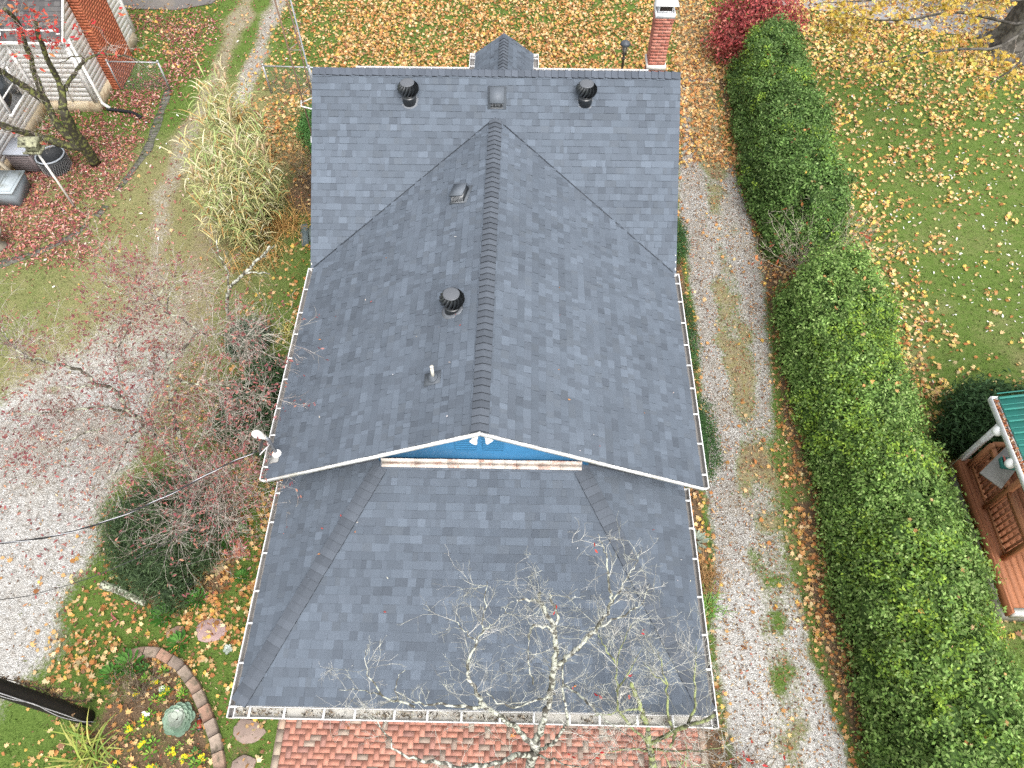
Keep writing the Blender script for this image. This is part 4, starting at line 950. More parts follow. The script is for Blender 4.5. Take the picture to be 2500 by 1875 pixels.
DOG_LIMBS = [
  ((0.12, 0.1), [(-6.09, 4.44, 0.0), (-6.12, 4.66, 0.7), (-6.15, 4.77, 1.4)]),
  ((0.1, 0.07), [(-6.15, 4.77, 1.4), (-6.31, 4.82, 1.9), (-6.44, 4.9, 2.3), (-6.51, 4.95, 2.8), (-6.54, 5.01, 3.05)]),
  ((0.055, 0.012), [(-6.54, 5.01, 3.05), (-6.62, 4.96, 3.4), (-6.66, 5.06, 3.7), (-6.71, 5.13, 4.0), (-6.82, 5.01, 4.3), (-6.93, 5.07, 4.6), (-7.08, 4.98, 4.9), (-7.23, 4.87, 5.2), (-7.35, 4.83, 5.35), (-7.54, 4.91, 5.5), (-7.68, 5.04, 5.6), (-7.73, 5.19, 5.7)]),
  ((0.03, 0.015), [(-6.82, 4.99, 4.3), (-6.94, 4.81, 4.5), (-7.13, 4.76, 4.6)]),
  ((0.02, 0.004), [(-7.35, 4.83, 5.35), (-7.56, 4.81, 5.4), (-7.72, 4.76, 5.5)]),
  ((0.05, 0.006), [(-6.54, 5.01, 3.05), (-6.74, 5.02, 3.3), (-7.07, 5.02, 3.5), (-7.46, 4.83, 3.7), (-7.82, 4.64, 3.9), (-8.27, 4.45, 4.1)]),
  ((0.04, 0.008), [(-6.52, 4.99, 2.8), (-6.39, 5.18, 3.2), (-6.23, 5.43, 3.6), (-6.1, 5.66, 4.0), (-6.11, 5.79, 4.1)]),
  ((0.06, 0.03), [(-6.17, 4.84, 1.4), (-6.24, 5.12, 1.9), (-6.21, 5.26, 2.4), (-6.1, 5.3, 2.9), (-6.05, 5.39, 3.2), (-5.83, 5.41, 3.5)]),
  ((0.04, 0.006), [(-6.1, 5.3, 2.9), (-5.97, 5.5, 3.5), (-5.86, 5.67, 4.0), (-5.84, 5.88, 4.4)]),
  ((0.03, 0.005), [(-5.94, 5.6, 3.7), (-5.54, 5.41, 3.8), (-5.34, 5.32, 3.9), (-4.87, 5.21, 4.0), (-4.42, 5.17, 4.1), (-4.03, 4.96, 4.2), (-3.74, 4.72, 4.3)]),
  ((0.035, 0.006), [(-5.86, 5.67, 4.0), (-5.53, 5.94, 4.2), (-5.34, 6.21, 4.3), (-5.08, 6.08, 4.4), (-4.61, 5.97, 4.5), (-4.16, 5.9, 4.6), (-3.76, 5.9, 4.7)]),
  ((0.03, 0.005), [(-5.34, 6.21, 4.3), (-5.61, 6.36, 4.5), (-5.8, 6.35, 4.7), (-5.95, 6.52, 4.8), (-6.27, 6.75, 4.9), (-6.5, 6.93, 5.0), (-6.68, 7.03, 5.1)]),
  ((0.02, 0.005), [(-5.79, 6.37, 4.7), (-5.79, 6.63, 4.8), (-5.71, 6.9, 4.9), (-5.71, 7.14, 5.0)]),
  ((0.02, 0.005), [(-5.95, 6.52, 4.8), (-5.9, 6.83, 4.9), (-5.94, 6.96, 5.0)]),
  ((0.02, 0.005), [(-5.88, 6.43, 4.7), (-6.23, 6.47, 4.8), (-6.61, 6.6, 4.9), (-6.91, 6.69, 5.0)]),
  ((0.02, 0.005), [(-6.66, 5.02, 3.3), (-6.77, 5.52, 3.9), (-6.79, 5.84, 4.2), (-6.79, 6.17, 4.4)]),
  ((0.02, 0.005), [(-6.75, 5.88, 4.2), (-6.58, 6.07, 4.4), (-6.5, 6.3, 4.5), (-6.59, 6.29, 4.6)]),
  ((0.03, 0.004), [(-6.15, 4.77, 1.4), (-5.62, 4.5, 1.9), (-5.09, 4.23, 2.4), (-4.54, 3.89, 2.8), (-4.17, 3.84, 3.1)]),
  ((0.03, 0.004), [(-6.14, 4.85, 1.5), (-5.85, 5.06, 2.1), (-5.4, 5.06, 2.6), (-4.82, 4.87, 3.0), (-4.32, 4.56, 3.3)]),
  ((0.03, 0.004), [(-6.18, 4.66, 1.4), (-5.67, 3.9, 2.0), (-5.4, 3.2, 2.6), (-5.39, 2.75, 3.0)]),
  ((0.025, 0.004), [(-6.11, 4.63, 1.4), (-5.37, 3.85, 2.0), (-4.77, 3.25, 2.5), (-4.28, 3.09, 2.9)]),
  ((0.03, 0.004), [(-6.54, 4.99, 2.9), (-6.56, 4.57, 3.2), (-6.47, 4.12, 3.4), (-6.36, 3.64, 3.6), (-6.34, 3.24, 3.8)]),
  ((0.03, 0.004), [(-6.69, 5.02, 3.3), (-6.86, 4.52, 3.6), (-6.97, 4.34, 3.8), (-7.21, 3.99, 4.0), (-7.33, 3.63, 4.2)]),
  ((0.025, 0.004), [(-6.2, 5.21, 2.3), (-6.29, 5.05, 2.7), (-6.54, 4.84, 3.0)]),
]
SNAG_LIMBS = [
  ((0.045, 0.04), [(-7.02, 9.9, 0.0), (-6.9, 9.85, 0.5), (-6.66, 9.79, 1.1), (-6.43, 9.76, 1.5)]),
  ((0.04, 0.03), [(-6.43, 9.76, 1.5), (-6.03, 9.75, 1.9), (-5.8, 9.79, 2.1), (-5.62, 9.82, 2.3), (-5.37, 9.82, 2.5), (-5.15, 9.82, 2.8)]),
  ((0.03, 0.015), [(-6.0, 9.77, 1.9), (-5.81, 9.73, 2.0), (-5.55, 9.63, 2.1), (-5.25, 9.52, 2.2)]),
  ((0.025, 0.012), [(-6.66, 9.79, 1.1), (-6.58, 10.08, 1.6), (-6.62, 10.14, 1.9), (-6.7, 10.29, 2.1), (-6.71, 10.49, 2.3)]),
]
NEIGH_LIMBS = [
  ((0.17, 0.13), [(-12.57, 15.88, -0.0), (-12.4, 15.62, 0.9), (-12.29, 15.4, 1.7), (-12.11, 15.25, 2.4)]),
  ((0.09, 0.05), [(-12.12, 15.56, 2.6), (-12.1, 15.61, 2.75), (-12.1, 15.71, 3.0), (-12.03, 15.64, 3.4), (-11.94, 15.56, 3.8), (-11.78, 15.45, 4.2), (-11.68, 15.35, 4.5), (-11.5, 15.27, 4.9)]),
  ((0.12, 0.085), [(-12.11, 15.25, 2.4), (-12.12, 15.56, 2.6)]),
  ((0.07, 0.012), [(-12.14, 15.62, 2.6), (-12.09, 15.75, 2.7), (-11.87, 15.93, 2.9), (-11.63, 16.18, 3.1), (-11.42, 16.37, 3.2), (-11.09, 16.46, 3.3), (-10.61, 16.44, 3.3), (-10.12, 16.31, 3.3), (-9.85, 16.08, 3.3)]),
  ((0.03, 0.006), [(-11.09, 16.46, 3.3), (-10.86, 16.45, 3.4), (-10.64, 16.58, 3.6)]),
  ((0.02, 0.005), [(-11.42, 16.37, 3.2), (-11.62, 16.19, 3.4), (-11.69, 15.83, 3.5), (-11.81, 15.54, 3.6)]),
  ((0.13, 0.08), [(-12.47, 15.62, 0.9), (-12.83, 15.65, 1.5), (-12.85, 15.77, 2.2), (-12.88, 15.85, 2.5)]),
  ((0.08, 0.05), [(-12.88, 15.85, 2.5), (-12.89, 15.99, 2.8), (-12.83, 15.98, 3.1), (-12.65, 15.95, 3.5), (-12.53, 15.85, 3.9), (-12.37, 15.77, 4.3), (-12.2, 15.59, 4.8), (-12.12, 15.32, 5.2)]),
  ((0.1, 0.07), [(-12.86, 15.81, 2.2), (-12.95, 15.72, 2.5), (-13.07, 15.65, 2.8), (-13.15, 15.51, 3.1), (-13.21, 15.39, 3.4), (-13.29, 15.08, 3.9)]),
  ((0.12, 0.07), [(-12.45, 15.62, 0.8), (-12.84, 15.4, 1.1), (-13.21, 15.21, 1.5), (-13.4, 14.92, 1.9), (-13.59, 14.58, 2.4), (-13.84, 14.46, 2.9)]),
]

def proof(q):                       # the porch roof below the overhanging twigs
    if abs(q[0]) > 3.9 or q[1] < -.1: return .05
    return 2.62 + .224 * min(max(q[1], 0), 4)
REDL = [(.42, .03, .03), (.30, .025, .03), (.55, .06, .04), (.22, .03, .03)]
FRONT_LIMBS = [((a * .62, b * .75), q) for (a, b), q in FRONT_LIMBS]
FRONT_LIMBS.insert(0, ((.10, .076), [(0.86, -1.02, 0), (0.90, -.80, .7), (0.93, -.63, 1.3)]))
tree('bare_tree', 'bare lichen covered tree reaching over the brick patio and porch roof', 'tree', FRONT_LIMBS, M_LICHEN, M_TWIG, (.86, -1.02, 0), 11, dens=7.2, skip=2, floor=proof, ln=(.25, .85), up=.12, tr=.0048, leaf=(.0025, .034, OVAL, REDL, [1, 1, 1, .6]))
SIDE_LIMBS = [((a * .8, b * .8), q) for (a, b), q in SIDE_LIMBS]
SIDE_LIMBS.insert(0, ((.08, .062), [(3.22, -.52, 0), (3.14, -.42, .5), (3.05, -.30, 1.0)]))
tree('bare_tree', 'smaller bare mossy tree at the driveway end of the patio', 'tree', SIDE_LIMBS, bark('green_bark', (.085, .085, .055), (.27, .30, .14), .52, 7), M_TWIG, (3.22, -.52, 0), 12, dens=11, skip=3, floor=proof, ln=(.3, .95), up=.15, tr=.0048, leaf=(.003, .034, OVAL, REDL, [1, 1, 1, .6]))
PINKL = [(.23, .075, .075), (.30, .10, .09), (.18, .05, .058), (.38, .17, .12), (.33, .15, .14)]
DOG_LIMBS = [((a * .8, b * .8), q) for (a, b), q in DOG_LIMBS]
t_ = tree('dogwood_tree', 'wide lichen spotted dogwood with thin dark red leaves over the gravel', 'tree', DOG_LIMBS, M_DOG, M_DOGTWIG, (-6.09, 4.44, 0), 13, dens=19, skip=2, ln=(.45, 1.4), up=.1, tr=.0052,
     leaf=(lambda T: .08 + .50 * sst(.38, .66, fbm(T[:, 0], T[:, 1], 1.1, 5)), .034, OVAL, PINKL, [1, 1, .8, .6, .4]))
tree('dead_sapling', 'white lichen crusted bare sapling leaning toward the house gutter', 'sapling', SNAG_LIMBS, bark('white_lichen', (.11, .095, .075), (.50, .50, .44), .50, 10), M_TWIG, (-7.02, 9.9, 0), 14, dens=2.2, skip=1, ln=(.2, .5), depth=2)
RL = [(.50, .05, .04), (.55, .10, .06), (.40, .03, .04), (.60, .22, .08)]
tree('dogwood_tree', 'mossy forked dogwood with bright red leaves before the white neighbouring house', 'tree', NEIGH_LIMBS, M_MOSS, M_DOGTWIG, (-12.57, 15.88, 0), 15, dens=6.5, skip=1, ln=(.4, 1.25), up=.25, tr=.008,
     leaf=(lambda T: .55 * sst(3.6, 4.3, T[:, 2]) + .02, .07, OVAL, RL, [1, .8, .8, .3]))
# the big trunk at the edge of the right lawn and its yellow overhanging branches
g = Geo(); bx, by = 18.05, 22.55; nS = 26
lev = [(-.05, 1.25, .55), (.12, 1.05, .42), (.45, .86, .2), (1.0, .76, .1), (2.0, .70, .07), (3.5, .64, .05), (5.5, .58, .05), (7.5, .5, .05)]
rb = np.random.default_rng(3); vs = []
for z, rad, fl_ in lev:
    for j in range(nS):
        th_ = 2 * math.pi * j / nS; k = rad * (1 + fl_ * .5 * math.sin(5 * th_ + 1.3) + .04 * rb.normal()); vs.append((bx + k * math.cos(th_) + z * .02, by + k * math.sin(th_), z))
g.add(vs, [(i * nS + j, i * nS + (j + 1) % nS, (i + 1) * nS + (j + 1) % nS, (i + 1) * nS + j) for i in range(len(lev) - 1) for j in range(nS)])
LIMB = [((.16, .09), [(17.7, 22.0, 4.6), (16.4, 19.6, 4.9), (15.0, 17.8, 4.7), (14.2, 17.1, 4.5)]), ((.05, .008), [(14.2, 17.1, 4.5), (13.62, 16.86, 4.2), (12.72, 17.95, 3.9), (11.28, 18.21, 3.5), (10.24, 18.99, 3.1), (9.5, 19.3, 2.8)]),
        ((.05, .008), [(14.6, 17.4, 4.6), (13.42, 16.57, 3.8), (12.35, 16.84, 3.5), (11.15, 17.07, 3.1), (10.32, 17.18, 2.7)]), ((.05, .008), [(14.8, 17.6, 4.7), (13.34, 17.32, 4.6), (11.99, 18.04, 4.3), (10.36, 18.71, 3.8), (9.1, 19.19, 3.4)]),
        ((.04, .008), [(14.4, 17.2, 4.5), (13.82, 16.15, 3.6), (13.45, 16.02, 3.2), (13.14, 15.9, 2.9)]), ((.04, .008), [(15.2, 18.0, 4.8), (13.6, 18.6, 4.4), (12.4, 18.9, 4.0), (11.2, 19.3, 3.5)])]
YEL = [(.54, .37, .06), (.60, .45, .11), (.46, .32, .06), (.52, .26, .07), (.38, .38, .08)]
bt = tree('maple_tree', 'massive grey maple trunk with yellow leaved low branches', 'tree', LIMB, M_TRUNK, M_DOGTWIG, (bx, by, 0), 16, dens=4.2, skip=1, ln=(.3, .85), up=-.25, tr=.006, leaf=(.80, .085, MAPLE, YEL, [1, .8, .8, .4, .35]))
g.build('bole', M_TRUNK, bt, smooth=True)

# ------------------------------------------------------------------ hedges and shrubs
GREEN = [(.066, .132, .027), (.098, .180, .040), (.135, .225, .060), (.185, .275, .092), (.042, .086, .020)]
GREENN = [tuple(min(.6, k * f) for k, f in zip(c, (1.50, 1.38, 1.35))) for c in GREEN]
LIME = [(.20, .32, .04), (.27, .38, .05), (.16, .28, .04)]
def leafmass(name, label, cat, blobs, n, size, pal, wts, seed, base, mcore, lime=.0, limepal=LIME, clump=14, spread=.075, amp=.16, tilt=.55, core_k=.76, tmpl=None, group=None, cut=.90, extra=None, fuzz=.03):
    """foliage of small leaves gathered in clumps over lumpy rounded masses; blobs: (x, y, z, rx, ry, rz)"""
    r = np.random.default_rng(seed); t = thing(name, label, cat, base, group); B = np.array(blobs, float)
    core = Geo()
    for i, b in enumerate(B): core.blob(b[:3], b[3:] * core_k, amp * .6, seed + i, 18, 10, np.array(pal).min(0) * .9)  # core coloured below the darkest leaf: inner shade painted in, plus older leaves
    core.build('shaded_inner_foliage', mcore, t, smooth=True)
    area = B[:, 3] * B[:, 4] + B[:, 3] * B[:, 5] + B[:, 4] * B[:, 5]; nc = n // clump
    nn_s = nc * (7 if len(B) > 30 else 3)
    k = r.choice(len(B), nn_s, p=area / area.sum()); d = r.normal(0, 1, (nn_s, 3)); d /= np.linalg.norm(d, axis=1)[:, None]
    c = B[k, :3] + d * B[k, 3:] * (1 + amp * (r.random((nn_s, 1)) ** 1.5 - .5) + .22 * (nz(d[:, 0] * 3 + k, d[:, 1] * 3 + d[:, 2] * 2, .5, seed)[:, None] - .5))
    inside = np.zeros(len(c), bool)
    for i, b in enumerate(B):
        q = (((c - b[:3]) / (b[3:] * cut)) ** 2).sum(1) < 1; inside |= q & (k != i)
    ok = ~inside & (c[:, 2] > .04); c, d = c[ok][:nc], d[ok][:nc]
    tone = r.uniform(.66, 1.34, len(c)) * (.72 + .56 * fbm(c[:, 0], c[:, 1] + c[:, 2], .8, seed + 3))
    isl = r.random(len(c)) < lime * sst(.55, .75, nz(c[:, 0], c[:, 1] + c[:, 2] * .7, .9, seed + 5)) * 3
    P = np.repeat(c, clump, 0) + r.normal(0, spread, (len(c) * clump, 3)) * np.array([1, 1, .8]); D = np.repeat(d, clump, 0)
    P += D * np.abs(r.normal(0, fuzz, (len(P), 1)))
    P[np.repeat(isl, clump)] += D[np.repeat(isl, clump)] * .05
    P[:, 2] = np.maximum(P[:, 2], .02)
    lg = Geo(); N = len(P); tm = tmpl if tmpl is not None else np.array([(0, -1), (.52, .05), (0, 1), (-.52, .05)])
    a = r.uniform(0, 2 * np.pi, N); nv = D * .8 + r.normal(0, tilt, (N, 3)) + (0, 0, .25); nv /= np.linalg.norm(nv, axis=1)[:, None]
    ref = r.normal(0, 1, (N, 3)); u = np.cross(nv, ref); u /= np.linalg.norm(u, axis=1)[:, None]; v = np.cross(nv, u)
    s = size * r.uniform(.7, 1.3, N); Q = P[:, None] + s[:, None, None] * (u[:, None] * tm[None, :, :1] + v[:, None] * tm[None, :, 1:])
    col = np.array(pal)[r.choice(len(pal), N, p=np.array(wts) / sum(wts))] * np.repeat(tone, clump)[:, None] * r.uniform(.85, 1.15, (N, 1))
    L = np.repeat(isl, clump); col[L] = np.array(limepal)[r.integers(0, len(limepal), L.sum())] * r.uniform(.75, 1.15, (L.sum(), 1))
    lg.arr(Q, col)
    lg.build('foliage', M_LEAF, t)
    return t
M_CORE = mat('shaded_inner_leaf', attr=True, rough=.8, noise=.4, nscale=9)
def hedge_blobs(y0, y1, x, w, h, seed, step=.55):
    r = np.random.default_rng(seed); out = []; y = y0
    while y < y1:
        hh = h * r.uniform(.86, 1.12) * np.interp(y, [y0, y0 + .6, y1 - .6, y1], [.7, 1, 1, .7]); xc = np.interp(y, *x); ww = np.interp(y, *w)
        for s in (-1, 1):
            out.append((xc + s * ww * .42 * r.uniform(.75, 1.15), y + r.uniform(-.2, .2), hh * .42, ww * .60 * r.uniform(.75, 1.1), .58 * r.uniform(.7, 1.15), hh * .50))
        out.append((xc - ww * .78 * r.uniform(.92, 1.06), y + r.uniform(-.2, .2), .34, ww * .36 * r.uniform(.85, 1.15), .5 * r.uniform(.8, 1.2), .40))
        out.append((xc + r.uniform(-.25, .25) * ww, y + r.uniform(-.2, .2), hh * .62, ww * .66 * r.uniform(.85, 1.1), .60 * r.uniform(.9, 1.3), hh * .40 * r.uniform(.92, 1.1)))
        q = r.uniform(0, 6.28); out.append((xc + ww * .55 * math.cos(q), y + .3 * math.sin(q), hh * r.uniform(.62, .95), .34 * r.uniform(.8, 1.3), .34 * r.uniform(.8, 1.3), .26))
        y += step * r.uniform(.85, 1.2)
    return out
hx = ([-2, 1, 5, 9, 11, 12, 15, 19, 23], [8.50, 8.48, 8.44, 8.42, 8.45, 8.5, 8.5, 8.52, 8.9]); hw = ([-2, 1, 5, 9, 11, 12, 15, 19, 23], [1.34, 1.18, 1.02, 1.08, .96, .9, 1.08, 1.0, .9])
HB2 = hedge_blobs(-1.6, 10.9, hx, hw, 2.0, 31); HB1 = hedge_blobs(12.7, 20.7, hx, hw, 2.1, 32)
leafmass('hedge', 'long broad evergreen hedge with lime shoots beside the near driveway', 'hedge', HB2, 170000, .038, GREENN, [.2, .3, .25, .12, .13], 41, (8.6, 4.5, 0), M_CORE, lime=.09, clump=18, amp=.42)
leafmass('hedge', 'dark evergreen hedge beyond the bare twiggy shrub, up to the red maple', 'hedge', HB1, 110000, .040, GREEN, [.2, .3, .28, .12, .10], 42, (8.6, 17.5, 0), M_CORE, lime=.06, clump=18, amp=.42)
rc = np.random.default_rng(66); hp = []
for b in HB1 + HB2:
    for _ in range(3):
        if rc.random() < .5 and b[2] > .7: th_ = rc.uniform(0, 6.28); k = rc.uniform(0, .8); hp.append((b[0] + b[3] * k * math.cos(th_), b[1] + b[4] * k * math.sin(th_), b[2] + b[5] * math.sqrt(1 - k * k) * 1.06 + .02))
g = Geo(); place_leaves(g, np.array(hp), .072, MAPLE, TAN, TANW, tilt=.6, curl=.5, seed=67)
kind(g.build('caught_leaves', M_LITTER), 'stuff')
BOX = [(.028, .070, .020), (.042, .098, .028), (.058, .125, .036)]
for q, (y_, x_, ry, lab) in enumerate(((6.15, 4.42, 1.0, 'clipped rounded boxwood under the right gutter, nearest the porch'), (9.1, 4.33, 1.25, 'long clipped boxwood under the right gutter, middle of three'), (12.3, 4.40, .62, 'small clipped boxwood by the right wall, farthest from the porch'))):
    bl = [(x_, y_ + s * ry * .45, .62, .66, ry * .6, .62) for s in (-1, 0, 1)]
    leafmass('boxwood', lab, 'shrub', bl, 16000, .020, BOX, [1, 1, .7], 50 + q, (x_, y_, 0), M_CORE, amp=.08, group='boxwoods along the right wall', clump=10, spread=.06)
YEW = [(.044, .076, .032), (.062, .104, .042), (.088, .136, .058), (.032, .058, .024)]
NEEDLE = np.array([(0, -1.6), (.28, 0), (0, 1.6), (-.28, 0)])
YB = [(-6.95, 3.95, .75, .55, .45, .7), (-6.35, 3.7, .7, .45, .5, .65), (-6.55, 3.05, .55, .42, .42, .55), (-7.3, 3.35, .5, .34, .45, .5), (-5.95, 4.2, .45, .36, .4, .45), (-7.0, 4.5, .55, .45, .3, .5),
      (-7.6, 4.0, .42, .3, .34, .42), (-6.7, 3.4, 1.0, .35, .4, .42), (-6.4, 2.6, .34, .30, .28, .34), (-6.0, 3.3, .36, .26, .3, .36), (-7.55, 3.55, .72, .2, .2, .2), (-6.75, 2.75, .6, .2, .2, .22), (-5.75, 3.9, .7, .2, .22, .2), (-7.2, 2.95, .3, .26, .24, .3), (-6.2, 4.5, .8, .25, .25, .25)]
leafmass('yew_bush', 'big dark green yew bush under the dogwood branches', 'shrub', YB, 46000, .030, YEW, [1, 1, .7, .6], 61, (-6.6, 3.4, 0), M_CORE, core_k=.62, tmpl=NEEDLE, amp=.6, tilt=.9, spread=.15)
DKG = [(.030, .065, .022), (.048, .095, .032), (.066, .12, .048), (.08, .13, .07)]
for q, (x_, y_, rr_, h_, lab) in enumerate(((-6.25, 9.0, .36, .65, 'grey green loose shrub below the white lichen sapling'), (-5.6, 8.0, .36, .45, 'dark green low shrub between the gutter and dogwood twigs'), (-6.0, 7.1, .55, .6, 'spreading dark green shrub behind the dogwood crown'), (-5.3, 6.35, .45, .45, 'dark green shrub near the gutter beside orange leaves'))):
    rq = np.random.default_rng(q); bl = [(x_ + rq.normal(0, rr_ * .45), y_ + rq.normal(0, rr_ * .45), h_ * .5, rr_ * .6, rr_ * .6, h_ * .55) for _ in range(5)]
    pal = DKG if q else [(.07, .11, .065), (.10, .15, .10), (.14, .19, .13)]
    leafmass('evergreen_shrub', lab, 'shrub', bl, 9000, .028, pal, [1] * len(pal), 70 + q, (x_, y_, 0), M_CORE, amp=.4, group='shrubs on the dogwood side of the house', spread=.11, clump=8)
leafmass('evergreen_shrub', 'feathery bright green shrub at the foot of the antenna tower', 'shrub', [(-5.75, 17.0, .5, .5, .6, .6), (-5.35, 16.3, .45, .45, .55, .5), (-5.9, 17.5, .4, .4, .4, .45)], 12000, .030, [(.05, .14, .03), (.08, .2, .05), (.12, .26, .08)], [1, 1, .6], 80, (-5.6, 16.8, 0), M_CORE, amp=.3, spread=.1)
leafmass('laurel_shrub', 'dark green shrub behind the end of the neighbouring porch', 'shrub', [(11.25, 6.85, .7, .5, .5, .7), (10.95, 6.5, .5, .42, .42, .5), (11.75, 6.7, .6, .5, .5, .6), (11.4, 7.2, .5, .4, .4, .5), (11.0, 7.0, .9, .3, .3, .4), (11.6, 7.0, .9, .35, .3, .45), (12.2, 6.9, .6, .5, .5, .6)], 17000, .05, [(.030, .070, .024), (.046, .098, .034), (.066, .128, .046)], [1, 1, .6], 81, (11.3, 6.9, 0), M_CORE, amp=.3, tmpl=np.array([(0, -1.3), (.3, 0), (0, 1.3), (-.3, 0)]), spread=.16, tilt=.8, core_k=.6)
MAP = [(.32, .055, .055), (.42, .09, .085), (.24, .045, .045), (.46, .17, .13), (.16, .05, .04)]
leafmass('japanese_maple', 'crimson leaved maple shrub at the far end of the hedge', 'shrub', [(8.3, 22.2, 1.0, .8, .7, .6), (8.9, 22.1, 1.2, .8, .6, .6), (7.6, 21.6, .8, .5, .5, .45), (9.3, 22.4, 1.1, .6, .6, .5), (8.5, 22.5, 1.5, .7, .6, .5), (7.9, 22.4, 1.2, .6, .6, .5)], 8000, .055, MAP, [1, 1, .8, .4, .5], 82, (8.3, 22.4, 0), mat('shaded_inner_maple', (.09, .03, .025), rough=.9, noise=.4, nscale=8), amp=.6, spread=.2, tilt=.8, clump=8, tmpl=OVAL, core_k=.4)

# bare twiggy shrubs
M_TANTWIG = bark('tan_twig', (.26, .21, .16), (.46, .41, .34), .5, 5)
def twigshrub(name, label, base, n, L, seed, m=None, leaf=None, spreadv=.8, rad=.008):
    r = np.random.default_rng(seed); lim = []
    for k in range(n):
        a = r.uniform(0, 6.28); d = np.array([math.cos(a) * spreadv * r.uniform(.3, 1), math.sin(a) * spreadv * r.uniform(.3, 1), r.uniform(.5, 1)]); p = np.array(base, float) + (r.normal(0, .08), r.normal(0, .08), 0); pts = [p]
        for j in range(4): d = d + r.normal(0, .18, 3); p = p + d / np.linalg.norm(d) * L / 4 * r.uniform(.8, 1.2); pts.append(p)
        lim.append(((rad, .003), pts))
    return tree(name, label, 'shrub', lim, m or M_TWIG, m or M_TWIG, base, seed, dens=5, skip=0, ln=(.2, .55), depth=2, leaf=leaf, tr=.005)
twigshrub('bare_shrub', 'bare tan twiggy shrub filling the gap between the two hedges', (8.40, 11.6, 0), 44, 2.2, 91, m=M_TANTWIG, leaf=(.06, .06, OVAL, [(.42, .16, .05), (.35, .08, .04)], [1, 1]), spreadv=.9)
M_BROWNTWIG = bark('brown_twig', (.11, .075, .055), (.24, .19, .15), .5, 5)
twigshrub('bare_shrub', 'tangled bare twigs beside the patio corner and the gravel', (4.75, -.75, 0), 24, 1.15, 92, leaf=(.05, .05, OVAL, REDL, [1, 1, 1, 1]), m=M_BROWNTWIG)
twigshrub('bare_shrub', 'low bare brown twigs behind the curved brick edging', (-6.55, .75, 0), 22, .7, 93, m=M_BROWNTWIG)
twigshrub('bare_shrub', 'brown tangled brush between the reeds and the house', (-5.55, 14.9, 0), 34, 1.3, 94, m=M_BROWNTWIG, leaf=(.06, .05, OVAL, [(.4, .2, .06)], [1]))

# arching grasses
def blades(g, base, n, L, w, pal, seed, spread=.25, droop=1.0, seg=5, lean=.5, up=1.):
    r = np.random.default_rng(seed); base = np.array(base, float)
    for k in range(n):
        a = r.uniform(0, 6.28); d = np.array([math.cos(a), math.sin(a), 0]); p = base + (*(r.normal(0, spread, 2)), 0); l = L * r.uniform(.6, 1.15); s = np.array([-d[1], d[0], 0]); ln = lean * r.uniform(.3, 1.2); dr_ = droop * r.uniform(.5, 1.3)
        pts = [p + d * (ln * l * t * .5 + dr_ * .45 * l * t * t) + np.array([0, 0, up * l * (t - .62 * dr_ * t * t)]) for t in np.linspace(0, 1, seg + 1)]
        ws = [w * (1 - t) ** .6 * (.6 + 1.2 * t if t < .4 else 1.08) for t in np.linspace(0, .97, seg + 1)]
        c = np.array(pal[r.integers(len(pal))]) * r.uniform(.8, 1.2)
        vs = [q for p_, w_ in zip(pts, ws) for q in (p_ - s * w_, p_ + s * w_)]
        g.add(vs, [(2 * i, 2 * i + 1, 2 * i + 3, 2 * i + 2) for i in range(seg)], c)
REED = [(.48, .43, .20), (.41, .41, .18), (.34, .40, .15), (.55, .50, .29), (.25, .34, .12), (.60, .56, .38)]
DRY = [(.42, .24, .08), (.50, .32, .12), (.34, .18, .06)]
reed = thing('reed_clump', 'tall straw coloured reed clump with arching leaves beside the track', 'ornamental grass', (-7.3, 13.2, 0))
rr = np.random.default_rng(21); gs = Geo(); gl = Geo()
cen = [(-6.9, 12.4, .65), (-7.1, 13.4, .75), (-7.4, 14.4, .8), (-6.7, 13.6, .55), (-7.9, 13.8, .6), (-7.8, 15.4, .7), (-7.3, 12.7, .6), (-7.9, 16.2, .55)]
